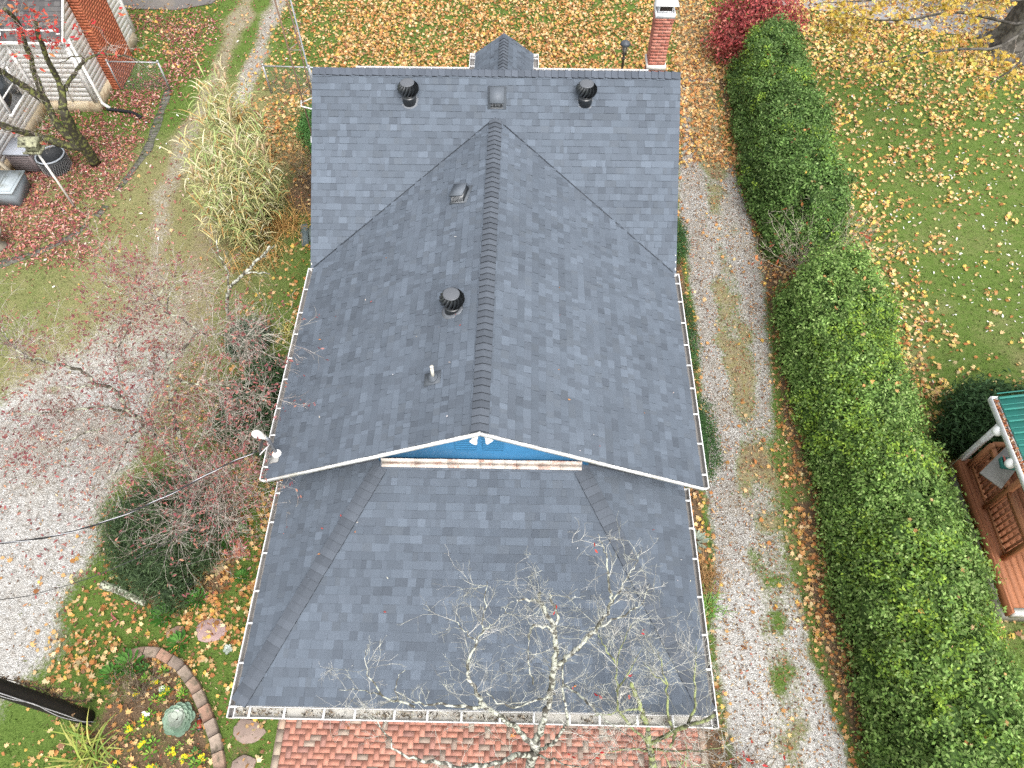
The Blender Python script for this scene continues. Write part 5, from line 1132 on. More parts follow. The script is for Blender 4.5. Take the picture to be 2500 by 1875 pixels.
for k in range(520):
    cx, cy, cr = cen[rr.integers(len(cen))]; x, y = rr.normal(cx, cr * .38), rr.normal(cy, cr * .48); h = rr.uniform(1.2, 2.8); a = rr.uniform(0, 6.28); le = rr.uniform(0, .22) * h
    ctr = np.array([x + 7.3, y - 13.9]) * .16; tip = np.array([x + le * math.cos(a) * .6 + ctr[0], y + le * math.sin(a) * .6 + ctr[1], h]); b0 = np.array([x, y, 0])
    pts = [b0, b0 * .5 + tip * .5 + (0, 0, .06), tip]; c = np.array(REED[rr.integers(4)]) * rr.uniform(.7, 1.05)
    gs.tube(pts, [.009, .007, .004], 4, c, caps=False)
    for j in range(rr.integers(7, 12)):
        t = rr.uniform(.28, 1); p = pts[0] * (1 - t) + tip * t; a2 = rr.uniform(0, 6.28); L = rr.uniform(.28, .66); d = np.array([math.cos(a2), math.sin(a2), 0]); s = np.array([-d[1], d[0], 0]) * rr.uniform(.010, .018)
        dr_ = rr.uniform(.35, 1.3); c = np.array(REED[rr.choice(6, p=[.22, .2, .18, .16, .12, .12])] if rr.random() > .1 * (2 - t) else DRY[rr.integers(3)]) * rr.uniform(.8, 1.2)
        vs = []
        for q, w in ((0, .6), (.25, 1), (.5, .95), (.75, .7), (1, .08)):
            c_ = p + d * L * q * (.75 + .1 * q) + np.array([0, 0, L * (1.05 * q - dr_ * q * q)]); vs += [c_ - s * w, c_ + s * w]
        gl.add(vs, [(2 * i, 2 * i + 1, 2 * i + 3, 2 * i + 2) for i in range(4)], c)
    if k % 26 == 0:
        top = tip + np.array([rr.normal(0, .12), .1, rr.uniform(.5, .95)]); gs.tube([tip, top], [.005, .003], 4, (.5, .42, .24), caps=False); gp = Geo()
        gp.tube([top - (tip - top) * -.25, top, top + (top - tip) * .12], [.012, .035, .006], 6, np.array((.48, .36, .22)) * rr.uniform(.85, 1.2))
        for _ in range(40):
            q = rr.uniform(-.45, .2); c0 = top + (top - tip) * q; d = rr.normal(0, 1, 3); d /= np.linalg.norm(d); d[2] = abs(d[2]); s = np.cross(d, [0, 0, 1]); gp.add([c0, c0 + d * .08 + s * .008, c0 + d * .10], [(0, 1, 2)], np.array((.52, .40, .26)) * rr.uniform(.8, 1.2))
        gp.build('plume', M_GRASS, reed)
gs.build('cane', M_GRASS, reed); gl.build('leaves', M_GRASS, reed)
def tuft(name, label, pos, n, L, w, pal, seed, **k):
    t = thing(name, label, 'plant', (*pos, 0)); g = Geo(); blades(g, (*pos, 0), n, L, w, pal, seed, **k); g.build('leaves', M_GRASS, t); return t
tuft('grass_tuft', 'dry amber grass tuft between reeds and house', (-6.15, 13.2), 170, 1.0, .010, DRY, 1, spread=.32)
tuft('grass_tuft', 'brown dry grass in front of the tower shrub', (-6.2, 16.0), 190, .9, .009, [(.30, .2, .09), (.38, .28, .14), (.22, .14, .07)], 2, spread=.45)
tuft('grass_tuft', 'tawny grass spilling at the near foot of the reeds', (-6.7, 11.75), 150, 1.0, .010, DRY + REED[:2], 3, spread=.4)
tuft('grass_tuft', 'green yellow strappy leaves at the near corner below the pole', (-7.15, -.42), 60, .85, .020, [(.25, .30, .06), (.36, .36, .10), (.16, .24, .05)], 4, spread=.14, lean=.9)
tuft('grass_tuft', 'dead tan grass tuft under the right gutter near the driveway', (4.62, 3.15), 150, .55, .007, [(.26, .15, .06), (.33, .2, .09)], 5, spread=.16, lean=.9)
tuft('grass_tuft', 'fresh green grassy clump under the right gutter', (4.55, 2.55), 110, .38, .010, [(.12, .26, .05), (.18, .32, .07)], 6, spread=.16, lean=.8)
tuft('grass_tuft', 'pale green strap leaves below the patio by the small tree', (3.85, -.80), 110, .55, .014, [(.22, .3, .1), (.33, .38, .18), (.14, .22, .06)], 7, spread=.28, lean=.9)
tuft('grass_tuft', 'single yellow stalk tuft beside the sapling and plank', (-5.25, 9.2), 26, .9, .010, [(.40, .38, .12)], 8, spread=.08, lean=.5)

# small bedding plants
def rosette(name, label, x, y, R_, n, pal, seed, rows=4, wid=.5, z=.05, rise=.5, cup=.25, group=None, flower=None):
    t = thing(name, label, 'plant', (x, y, 0), group); g = Geo(); r = np.random.default_rng(seed)
    for k in range(n):
        f = (k + .5) / n; a = k * 2.39996; rad = R_ * f ** .6; L = R_ * (.45 + .45 * f); w = L * wid; d = np.array([math.cos(a), math.sin(a), 0]); s = np.array([-d[1], d[0], 0]); el = (1 - f) * rise + .08
        c0 = np.array([x, y, z + R_ * .55 * (1 - f)]) + d * rad * .45; vs = []
        for i, (q, ww) in enumerate(((0, .25), (.3, .8), (.6, 1.), (.85, .8), (1, .25))):
            m_ = c0 + d * L * q + np.array([0, 0, L * (el * q + cup * q * q)]); j = .03 * R_ * r.normal(0, 1, 2)
            vs += [m_ - s * w * ww * .5 + (0, 0, .05 * L + j[0]), m_, m_ + s * w * ww * .5 + (0, 0, .05 * L + j[1])]
        c = np.array(pal[min(len(pal) - 1, int((1 - f) * len(pal)))]) * r.uniform(.85, 1.15)
        g.add(vs, [(3 * i + q, 3 * i + q + 1, 3 * i + q + 4, 3 * i + q + 3) for i in range(4) for q in (0, 1)], c)
    g.build('leaves', M_LEAF, t)
    if flower:
        for k in range(flower[1]):
            fg = Geo(); cx, cy = x + r.normal(0, R_ * .5), y + r.normal(0, R_ * .5)
            for q in range(5):
                a = q * 1.2566 + r.random(); fg.add([(cx, cy, z + R_ * .6), (cx + .03 * math.cos(a - .5), cy + .03 * math.sin(a - .5), z + R_ * .65), (cx + .04 * math.cos(a), cy + .04 * math.sin(a), z + R_ * .62), (cx + .03 * math.cos(a + .5), cy + .03 * math.sin(a + .5), z + R_ * .65)], [(0, 1, 2, 3)], flower[0])
            fg.build('flower', M_LEAF, t)
    return t
rosette('ornamental_cabbage', 'round frilly grey green ornamental cabbage inside the curved edging', -5.66, .22, .24, 46, [(.24, .36, .27), (.30, .42, .32), (.34, .44, .34), (.38, .42, .36)], 1, wid=.95)
rosette('ornamental_cabbage', 'small pale cabbage rosette among leaves near the left gutter', -5.05, 1.52, .08, 16, [(.5, .56, .5)], 2, wid=.9)
rosette('silver_plant', 'silvery leaved plant under the right gutter beside the gravel', 4.52, 3.95, .22, 24, [(.28, .34, .27), (.36, .42, .34)], 3, wid=.4, rise=.9)
YF, WF_ = (.75, .60, .02), (.8, .8, .78)
rp_ = np.random.default_rng(77); nn_ = 0
for k in range(64):
    y = rp_.uniform(-.75, 1.15); x = rp_.uniform(-6.7, bed_x(y) - .22)
    if math.hypot(x + 5.66, y - .22) < .32: continue
    fl_ = None; q = rp_.random()
    if q < .22: fl_ = (YF, 4)
    elif q < .32: fl_ = (WF_, 4)
    lab = 'small bedding plant ' + ('in yellow flower' if fl_ and fl_[0] is YF else 'in white flower' if fl_ else 'of plain bright green leaves') + ' in the dark soil inside the edging'
    rosette('bedding_plant', lab, x, y, rp_.uniform(.05, .11), 9, [(.10, .26, .03), (.22, .38, .05)] if q < .7 else [(.05, .15, .03), (.09, .2, .05)], 100 + k, rise=.9, group='bedding plants in yellow flower' if fl_ and fl_[0] is YF else 'bedding plants in white flower' if fl_ else 'green bedding plants', flower=fl_)
for k, (x, y, s, lab) in enumerate(((-6.05, 1.62, .2, 'bushy bright green weed where the curved edging begins'), (-6.5, 2.15, .22, 'leafy green weed beside the lichen log'), (-5.9, 2.5, .2, 'green weed between the log and yew'), (-5.3, 4.0, .16, 'low green weed beside the reddish plank'), (-5.55, 3.75, .2, 'leafy weed between plank and square paver'), (-6.9, 1.2, .25, 'spreading green weed at the pole side of the bed'), (-7.2, 1.0, .2, 'green weed patch near the dark pole'), (-5.1, 3.0, .13, 'small green weed near the left gutter'))):
    rosette('weed', lab, x, y, s, 34, [(.05, .16, .025), (.09, .22, .04)], 300 + k, wid=.35, rise=1.1)

# ------------------------------------------------------------------ things around the house
def simple(name, geo, m, label, cat, group=None, smooth=False): return tag(geo.build(name, m, smooth=smooth), label, cat, group)
# curved edging of moulded blocks
P = np.array(BED); seg = np.concatenate([[0], np.cumsum(np.hypot(*np.diff(P, axis=0).T))]); L = seg[-1]; n = 13
re = np.random.default_rng(4); tone = [(.28, .19, .14), (.26, .20, .155), (.29, .175, .125), (.23, .18, .145), (.27, .215, .17)]
labs = ['reddish edging block at the far tip of the curve', 'grey brown edging block second from the far tip', 'red edging block third from the far tip', 'weathered edging block fourth from the far tip', 'long red edging block where the curve begins to bend', 'tan edging block just past the bend', 'reddish edging block seventh along the curve', 'brown edging block level with the cabbage far edge', 'tan edging block beside the red canister', 'edging block just below the red canister', 'stained edging block near the frame bottom', 'pale edging block at the frame bottom', 'last edging block beyond the frame bottom']
for i in range(n):
    s0, s1 = L * i / n, L * (i + 1) / n - .012; g = Geo(); vs = []
    for s in np.linspace(s0, s1, 4):
        c = np.array([np.interp(s, seg, P[:, 0]), np.interp(s, seg, P[:, 1])]); c2 = np.array([np.interp(s + .05, seg, P[:, 0]), np.interp(s + .05, seg, P[:, 1])]); c1 = np.array([np.interp(s - .05, seg, P[:, 0]), np.interp(s - .05, seg, P[:, 1])])
        d = (c2 - c1); d /= np.linalg.norm(d) + 1e-9; nn = np.array([-d[1], d[0]])
        for w, z in ((-.105, 0), (-.10, .11), (-.085, .125), (.085, .125), (.10, .11), (.105, 0)): vs.append((*(c + nn * w), z + (.004 * re.normal() if z else 0)))
    fs = [(6 * a + b, 6 * a + b + 1, 6 * a + b + 7, 6 * a + b + 6) for a in range(3) for b in range(5)] + [(0, 1, 2, 3, 4, 5), (23, 22, 21, 20, 19, 18)]
    g.add(vs, fs, np.array(tone[i % 5]) * re.uniform(.85, 1.15)); simple('edging_block', g, M_EDGE if 'M_EDGE' in globals() else globals().setdefault('M_EDGE', mat('moulded_block', attr=True, rough=.9, noise=.2, nscale=22, bump=.4, bscale=60, dirt=(.12, .10, .07), dscale=5)), labs[i], 'edging', 'blocks of the curved bed edging')
# stepping stones, paver, plank, log
def stone(x, y, rx, ry, z, c, seed, lab):
    r = np.random.default_rng(seed); g = Geo(); k = 11; pts = [(x + rx * (1 + r.normal(0, .13)) * math.cos(t), y + ry * (1 + r.normal(0, .13)) * math.sin(t)) for t in np.linspace(0, 2 * math.pi, k, endpoint=False)]
    g.add([(px, py, -.02) for px, py in pts] + [(px, py, z - .012) for px, py in pts] + [(x + (px - x) * .93, y + (py - y) * .93, z) for px, py in pts], [tuple(range(2 * k, 3 * k))] + [(i, (i + 1) % k, k + (i + 1) % k, k + i) for i in range(k)] + [(k + i, k + (i + 1) % k, 2 * k + (i + 1) % k, 2 * k + i) for i in range(k)], c)
    simple('stepping_stone', g, globals().setdefault('M_STONE', mat('flagstone', attr=True, rough=.9, noise=.22, nscale=9, bump=.4, bscale=40)), lab, 'stone', 'flat stepping stones in the leaves')
stone(-5.5, 1.88, .32, .24, .05, (.30, .21, .20), 1, 'broad pinkish flagstone between edging and left gutter')
stone(-6.17, 1.78, .20, .17, .05, (.28, .19, .14), 2, 'smaller tan flagstone beside the pinkish flagstone')
stone(-4.35, .05, .28, .22, .045, (.24, .18, .15), 3, 'leaf strewn flagstone beside the patio border')
stone(-4.3, -.52, .22, .18, .045, (.25, .19, .16), 4, 'flagstone at the frame bottom by the patio')
g = Geo(); M3 = Matrix.Rotation(R(4), 3, 'Z'); g.box((-5.77, 3.28, .03), (.42, .42, .06), M=M3); g.box((-5.77, 3.28, .062), (.39, .39, .008), M=M3)
simple('square_paver', g, mat('paver', (.25, .19, .11), rough=.9, noise=.15, nscale=14, bump=.3), 'square tan paver slab on the ground beside the yew', 'paver')
g = Geo(); g.bar((-5.62, 4.45, .05), (-5.30, 3.42, .05), .15, .05, (.26, .09, .05))
for k in range(3): g.bar((-5.66 + k * .045, 4.44, .077), (-5.34 + k * .045, 3.42, .077), .03, .006, (.30, .11, .06))
simple('wooden_plank', g, M_WOOD, 'narrow reddish plank lying beside the paver slab', 'plank')
g = Geo(); g.tube(crom([(-7.9, 2.72, .22), (-7.55, 2.62, .19), (-7.2, 2.48, .13), (-6.95, 2.38, .09)]), [.085, .09, .085, .082, .08, .076, .074, .07, .068, .066, .063, .06, .055], 12)
g.tube([(-7.5, 2.6, .2), (-7.47, 2.66, .30)], [.03, .022], 7); simple('log', g, bark('log_bark', (.10, .09, .07), (.40, .41, .34), .50, 16), 'short lichen crusted log lying against the yew', 'log', smooth=True)
# red canister (solar light) and dark ring by the edging
t = thing('garden_light', 'small red topped garden light lying beside the edging', 'garden light', (-5.28, .15, 0))
g = Geo(); g.tube([(-5.30, .23, .05), (-5.25, .07, .06)], [.042, .046], 14); g.build('body', mat('red_plastic', (.28, .05, .03), rough=.35), t, smooth=True)
g = Geo(); g.tube([(-5.31, .26, .05), (-5.30, .23, .05)], [.03, .05], 14); g.tube([(-5.33, .42, .03), (-5.31, .26, .045)], .010, 8); g.tube([(-5.25, .07, .06), (-5.245, .05, .06)], .05, 14); g.build('spike', M_BLACK, t)
g = Geo(); nS = 20; vs = []
for j in range(nS):
    a = 2 * math.pi * j / nS
    for q in range(8): b = 2 * math.pi * q / 8; vs.append((-6.17 + (.075 + .022 * math.cos(b)) * math.cos(a), 2.83 + (.075 + .022 * math.cos(b)) * math.sin(a), .12 + .022 * math.sin(b)))
g.add(vs, [(j * 8 + q, j * 8 + (q + 1) % 8, ((j + 1) % nS) * 8 + (q + 1) % 8, ((j + 1) % nS) * 8 + q) for j in range(nS) for q in range(8)])
g.tube([(-6.17, 2.83, 0), (-6.17, 2.83, .11)], [.05, .055], 12); simple('plant_pot', g, M_BLACK, 'small black ringed pot among weeds below the yew', 'pot')
# slates leaning by the reeds, orange board by the sapling
t = thing('stacked_slates', 'bluish grey slates leaning together between reeds and house', 'slates', (-5.5, 12.95, 0))
for k, (dx, dy, an, c) in enumerate(((0, 0, 20, (.10, .13, .13)), (.16, -.08, -25, (.12, .15, .14)), (.03, -.28, 8, (.085, .11, .115)))):
    g = Geo(); g.box((-5.5 + dx, 12.95 + dy, .16), (.20, .42, .025), c, Matrix.Rotation(R(an), 3, 'Z') @ Matrix.Rotation(R(35), 3, 'X')); g.build('slate', M_ATTR, t)
g = Geo(); g.box((-5.95, 9.55, .12), (.16, .42, .03), (.34, .17, .08), Matrix.Rotation(R(-12), 3, 'Z') @ Matrix.Rotation(R(20), 3, 'X')); simple('board', g, M_WOOD, 'small orange brown board behind the white sapling', 'board')

# utility pole and cables
pole = thing('utility_pole', 'black creosoted utility pole entering at the lower left corner', 'utility pole', (-7.44, .23, 0))
g = Geo(); g.lathe((-7.44, .23, 0), [(.14, -.1), (.136, 1), (.13, 3), (.12, 6), (.11, 9.5)], 20); g.build('shaft', mat('creosote', (.012, .011, .010), rough=.7, noise=.35, nscale=25, bump=.3), pole, smooth=True)
g = Geo(); rq = np.random.default_rng(8)
g.tube([(-7.31, .10, 0), (-7.30, .12, 1), (-7.31, .13, 2.4), (-7.32, .14, 6)], .008, 6, (.42, .42, .43))
g.tube(crom([(-7.27, .16, 0), (-7.29, .10, .5), (-7.34, .08, 1.0), (-7.31, .09, 1.5), (-7.29, .13, 2.1), (-7.33, .10, 2.8), (-7.32, .12, 4)]), .006, 5, (.45, .45, .46))
g.build('ground_wire', M_ATTR, pole)
tree('vine', 'dead brown vine climbing the back of the utility pole', 'vine', [((.012, .006), [(-7.46, .52, 0), (-7.52, .40, .8), (-7.47, .42, 1.8), (-7.5, .40, 3.0), (-7.48, .4, 4.2)]), ((.010, .005), [(-7.40, .58, 0), (-7.40, .42, .7), (-7.50, .42, 1.5), (-7.44, .42, 2.6)])], M_BROWNTWIG, M_BROWNTWIG, (-7.46, .52, 0), 33, dens=24, skip=0, ln=(.06, .22), depth=2, tr=.005, leaf=(.25, .03, OVAL, [(.2, .12, .06), (.3, .18, .08)], [1, 1]))
WP = [(-3.88, 3.98, 3.84), (-4.33, 3.55, 4.06), (-4.90, 2.95, 4.30), (-5.42, 2.39, 4.65), (-5.88, 1.90, 5.14), (-6.23, 1.52, 5.77), (-6.7, 1.02, 6.8), (-7.44, .23, 8.9)]
C = crom(WP, 8); g = Geo()
for ph, c, rad in ((0, (.03, .03, .03), .008), (2.1, (.03, .03, .03), .008), (4.2, (.50, .50, .52), .006)):
    g.tube([C[i] + .009 * np.array([math.cos(i * .9 + ph) * .7, math.cos(i * .9 + ph) * -.7, math.sin(i * .9 + ph)]) for i in range(len(C))], rad, 6, c)
simple('service_cable', g, mat('cable', attr=True, rough=.4), 'twisted black and silver cable running to the roof mast', 'cable')
C = crom([(-5.45, 2.36, 3.3), (-5.64, 2.16, 3.42), (-6.05, 1.71, 3.80), (-6.36, 1.38, 4.20), (-6.66, 1.07, 4.74), (-7.44, .23, 6.9)], 6)
C0 = crom([(-3.60, 3.9, 2.9), (-4.5, 3.25, 3.0), (-5.45, 2.36, 3.3)], 6)
g = Geo(); g.tube(np.vstack([C0[:-1], C]), .006, 5, (.05, .05, .05)); simple('phone_wire', g, mat('cable', attr=True), 'thin dark wire crossing below the twisted cable', 'cable')

# antenna tower beside the left rake
tower = thing('antenna_tower', 'tall three legged lattice antenna tower beside the roof edge', 'antenna tower', (-4.28, 12.7, 0))
tx, ty = -4.28, 12.72; legs = [(tx - .16, ty - .09), (tx + .16, ty - .09), (tx, ty + .19)]; cl = [(.16, .10, .07), (.26, .275, .29), (.17, .11, .08)]
for (x, y), c in zip(legs, cl):
    g = Geo(); g.tube([(x, y, 0), (x, y, 5), (x, y, 9.5)],   .017 if c[0] < .3 else .019, 8, c); g.build('leg', M_ATTR, tower)
z = .4
while z < 9.4:
    g = Geo()
    for i in range(3):
        p, q = legs[i], legs[(i + 1) % 3]; g.tube([(*p, z), (*q, z)], .008, 5, (.25, .22, .2))
        g.tube([(*p, z), (*q, z + .55)], .006, 5, (.2, .17, .15))
    z += 1.1
    g.build('brace', M_ATTR, tower)
g = Geo()
for z in (3.55, 4.55):
    g.tube([(-3.95, ty - .35, z), (tx - .2, ty - .16, z), (tx - .24, ty + .05, z)], .018, 7); g.tube([(-3.95, ty + .35, z), (tx + .06, ty + .22, z), (tx - .2, ty - .05, z + .02)], .016, 7)
g.build('bracket', M_WHITE, tower)
# fence frames
def fence(label, p0, p1, h, posts, mesh=True):
    t = thing('chain_link_fence', label, 'fence', (*p0, 0)); p0, p1 = np.array((*p0, 0.)), np.array((*p1, 0.)); L = np.linalg.norm(p1 - p0); T = (p1 - p0) / L
    for f in posts:
        b = p0 + T * L * f; g = Geo(); g.tube([b, b + (0, 0, h)], .032, 10); g.lathe(b + (0, 0, h), [(.04, -.02), (.04, .02), (.01, .05)], 10); g.build('post', M_GALV, t)
    g = Geo(); g.tube([p0 + (0, 0, h - .04), p1 + (0, 0, h - .04)], .024, 8); g.build('top_rail', M_GALV, t)
    if mesh:
        g = Geo(); s = -h; st = .075
        while s < L:
            for sg in (0, 1):
                a0, a1 = max(0, s), min(L, s + h)
                if a1 > a0:
                    za, zb = (a0 - s, a1 - s) if sg == 0 else (h - (a0 - s), h - (a1 - s)); g.tube([p0 + T * a0 + (0, 0, za * .95), p0 + T * a1 + (0, 0, zb * .95)], .0022, 3, caps=False)
            s += st
        g.build('wire_mesh', M_GREYM, t)
fence('grey pipe framed chain link panel beside the neighbouring brick chimney', (-12.95, 19.6), (-11.27, 19.57), 1.08, (0, 1))
fence('short grey chain link fence beside the antenna tower', (-7.84, 19.5), (-5.4, 19.42), 1.05, (0, .62))
# lamp post in the back yard
lp = thing('lamp_post', 'slim black lamp post standing in the leaves behind the roof', 'lamp post', (3.71, 19, 0)); x, y = 3.71, 19
g = Geo(); g.lathe((x, y, 0), [(.07, 0), (.07, .1), (.042, .16), (.038, 1.7), (.055, 1.72), (.055, 1.76), (.035, 1.78), (.035, 1.86), (.075, 1.90)], 14); g.build('post', M_BLACK, lp)
g = Geo(); g.lathe((x, y, 1.90), [(.06, .0), (.10, .30)], 6); g.build('glass', mat('lamp_glass', (.22, .21, .18), rough=.15, spec=.6), lp)
g = Geo()
for k in range(6): a = k * math.pi / 3; g.tube([(x + .075 * math.cos(a), y + .075 * math.sin(a), 1.90), (x + .115 * math.cos(a), y + .115 * math.sin(a), 2.22)], .008, 5)
g.lathe((x, y, 2.2), [(.13, 0), (.17, .015), (.12, .08), (.04, .13), (.012, .15), (.02, .18), (.004, .20)], 18); g.build('cap', mat('lamp_cap', (.06, .068, .08), rough=.4), lp)

# ------------------------------------------------------------------ neighbouring white house
nh = thing('house', 'white clapboard house with a broad brick chimney at the upper left', 'house', (-16, 20, 0))
M_SIDE = mat('white_siding', (.88, .88, .87), rough=.55, noise=.02, nscale=3, dirt=(.82, .82, .80), dscale=.8)
M_FOUND = mat('tan_render', (.50, .42, .29), rough=.9, noise=.12, nscale=6, dirt=(.33, .25, .16), dscale=2.5)
NX, NY0, NY1 = -13.24, 18.42, 22.42; NYM = 20.42; EZ = 2.72; NRZ = EZ + .70 * 2.0
def lap(g, p, q, z0, z1, out, step=.165, col=(1, 1, 1), top=None):
    """lapped boards between p and q; top(z) trims both ends for a gable"""
    p, q, o = np.array(p, float), np.array(q, float), np.array(out, float); z = z0; L = np.linalg.norm(q - p); T = (q - p) / L
    while z < z1:
        zt = min(z + step, z1); i0 = top(z) if top else 0; i1 = top(zt) if top else 0
        if L - 2 * i1 < .02: i1 = L / 2 - .01
        if L - 2 * i0 < .05: break
        a, b, c, d = p + T * i0, q - T * i0, q - T * i1, p + T * i1
        g.add([(*(a + o * .005), z), (*(b + o * .005), z), (*(c + o * .001), zt), (*(d + o * .001), zt), (*(a), z), (*(b), z)], [(0, 1, 2, 3), (4, 5, 1, 0)], col); z = zt
g = Geo()
lap(g, (NX, NY0), (NX, NY1), .38, NRZ - .05, (1, 0), top=lambda z: max(0, (z - EZ) / .70)); lap(g, (-15.0, NY0), (NX, NY0), .38, EZ + .1, (0, -1)); lap(g, (NX, NY1), (-22, NY1), .38, EZ, (0, 1))
lap(g, (-15.0, 12.4), (-15.0, NY0), .38, 3.0, (1, 0))
g.build('wall', M_SIDE, nh)
g = Geo(); g.box((-18, 20.42, .18), (9.52 + .04, 4.04, .42)); g.box((-18, 15.4, .18), (6.04, 6.0, .42)); g.build('foundation', M_FOUND, nh)
g = Geo(); g.box((-18, 20.42, 1.5), (9.46, 3.94, 2.4)); g.box((-18, 15.4, 1.6), (5.96, 6.0, 2.6)); g.build('inner_wall', M_SIDE, nh)
for y in (NY0, NY1): g = Geo(); g.box((NX + .012, y, 1.55), (.12, .12, 2.34)); g.build('corner_board', M_WHITE, nh)
g = Geo(); g.box((-15.0 + .012, NY0 - .07, 1.7), (.10, .09, 2.6)); g.build('corner_board', M_WHITE, nh)
g = Geo(); NT = np.array([(.075, .072, .072), (.10, .096, .095), (.06, .058, .06)])
for i, f_ in enumerate(([(-23, NY0 - .25, EZ - .15), (NX + .12, NY0 - .25, EZ - .15), (NX + .12, NYM, NRZ + .03), (-23, NYM, NRZ + .03)], [(NX + .12, NY1 + .25, EZ - .15), (-23, NY1 + .25, EZ - .15), (-23, NYM, NRZ + .03), (NX + .12, NYM, NRZ + .03)], [(-14.94, 12.2, 3.02), (-14.94, NY0, 3.02), (-18, NY0, 4.2), (-18, 12.2, 4.2)][::1])):
    shingles(g, f_, 160 + i, expo=.15, tones=NT, tw=[.4, .35, .25]); g.prism([np.array(c, float) - (0, 0, .10) for c in f_], (0, 0, .09), (.5, .5, .5))
g.build('roof', M_SHINGLE, nh)
g = Geo()
for s, y in ((-1, NY0 - .25), (1, NY1 + .25)): g.prism([(NX + .13, y, EZ - .28), (NX + .13, NYM, NRZ - .10), (NX + .13, NYM, NRZ + .03), (NX + .13, y, EZ - .13)], (.02, 0, 0))
g.box((-18.1, NY0 - .26, EZ - .2), (9.8, .025, .12)); g.box((-14.935, 15.3, 2.98), (.03, 6.2, .10)); g.build('fascia', M_WHITE, nh)
g = Geo(); brickwork(g, (-13.08, 20.36), (.34, 1.54), 0, 6.2, 8, pal=[(.34, .105, .055), (.37, .12, .062), (.32, .095, .05), (.35, .11, .055)], mortar=(.30, .11, .065), bh=.09); g.build('chimney', M_BRICK, nh)
g = Geo(); x, y = NX + .09, NY0 + .15; g.tube([(x, y, EZ - .3), (x, y, .45), (x + .03, y - .05, .25), (x + .25, y - .12, .12)], .05, 8); g.build('downspout', M_WHITE, nh)
for yc, zc, w_, h_ in ((17.3, 1.55, .85, .95), (14.9, 1.5, .8, .95)):
    g = Geo()
    for dy, dz, sy, sz in ((0, h_ / 2 + .05, w_ + .22, .1), (0, -h_ / 2 - .05, w_ + .26, .1), (-w_ / 2 - .05, 0, .1, h_), (w_ / 2 + .05, 0, .1, h_)): g.box((-14.965, yc + dy, zc + dz), (.05, sy, sz))
    g.box((-14.962, yc, zc), (.04, w_, .045)); w = g.build('window', M_WHITE, nh)
    g = Geo(); g.box((-14.972, yc, zc), (.02, w_, h_)); g.build('pane', mat('dark_glass', (.03, .035, .04), rough=.08, spec=.6), w)
g = Geo(); g.tube([(-13.95, NY0 - .05, 2.6), (-13.95, NY0 - .05, .4)], .02, 6); g.build('conduit', M_WHITE, nh)
# drain hose
g = Geo(); Q = crom([(-13.0, 18.42, .10), (-12.6, 18.40, .07), (-12.2, 18.32, .065), (-11.78, 18.08, .06)], 16)
g.tube(Q, [.058 if i % 2 else .048 for i in range(len(Q))], 12); simple('drain_hose', g, mat('hose', (.012, .013, .016), rough=.5), 'black corrugated drain hose lying in red leaves', 'drain hose')
# air conditioner, wire wrapped barrel, bin, planter, bird feeder
ac = thing('air_conditioner', 'grey boxy outdoor air conditioner by the neighbour wall', 'air conditioner', (-14.45, 15.75, 0))
g = Geo(); g.box((-14.45, 15.75, .36), (.72, .70, .68), (.16, .13, .13)); g.build('casing', M_ATTR, ac)
g = Geo(); g.box((-14.45, 15.75, .72), (.78, .76, .05), (.30, .32, .36)); g.build('lid', M_ATTR, ac)
g = Geo()
for k in range(9): g.box((-14.085, 15.75, .12 + k * .065), (.012, .62, .02), (.08, .07, .07)); g.box((-14.45, 15.395, .12 + k * .065), (.62, .012, .02), (.08, .07, .07))
g.build('grille', M_ATTR, ac)
br = thing('barrel', 'dark round barrel wrapped in wire mesh with a pale rim', 'barrel', (-13.62, 15.6, 0)); x, y = -13.62, 15.62
g = Geo(); g.lathe((x, y, 0), [(.36, 0), (.40, .1), (.42, .5), (.39, .52), (.36, .40), (.05, .36)], 24); g.build('body', mat('dark_barrel', (.022, .024, .026), rough=.6, noise=.3), br)
g = Geo(); n = 28; vs = []
for j in range(n):
    a = 2 * math.pi * j / n
    for q in range(6): b = q * 1.0472; vs.append((x + (.41 + .025 * math.cos(b)) * math.cos(a), y + (.41 + .025 * math.cos(b)) * math.sin(a), .53 + .025 * math.sin(b)))
g.add(vs, [(j * 6 + q, j * 6 + (q + 1) % 6, ((j + 1) % n) * 6 + (q + 1) % 6, ((j + 1) % n) * 6 + q) for j in range(n) for q in range(6)]); g.build('rim', mat('pale_rim', (.30, .33, .36), rough=.5), br, smooth=True)
g = Geo()
for k in range(40): a = k * .157; g.tube([(x + .425 * math.cos(a), y + .425 * math.sin(a), .04), (x + .44 * math.cos(a + .3), y + .44 * math.sin(a + .3), .48)], .004, 3, (.3, .3, .3)); g.tube([(x + .425 * math.cos(a), y + .425 * math.sin(a), .04), (x + .44 * math.cos(a - .3), y + .44 * math.sin(a - .3), .48)], .004, 3, (.3, .3, .3))
g.build('wire_mesh', M_ATTR, br)
bn = thing('storage_bin', 'pale grey lidded storage bin against the white siding', 'bin', (-14.45, 14.35, 0))
g = Geo(); cx, cy = -14.45, 14.35; vs = []
for z, k in ((0, .86), (.55, 1.)): vs += [(cx + sx * .38 * k, cy + sy * .46 * k, z) for sx, sy in ((-1, -1), (1, -1), (1, 1), (-1, 1))]
g.add(vs, [(3, 2, 1, 0), (4, 5, 6, 7)] + [(i, (i + 1) % 4, 4 + (i + 1) % 4, 4 + i) for i in range(4)]); g.build('body', mat('bin_grey', (.20, .23, .25), rough=.5, noise=.1), bn)
g = Geo(); g.box((cx, cy, .57), (.82, .98, .05)); g.box((cx, cy, .605), (.70, .84, .03)); g.box((cx, cy, .625), (.10, .6, .02)); g.build('lid', mat('bin_lid', (.30, .34, .36), rough=.5, noise=.15, dirt=(.18, .2, .19)), bn)
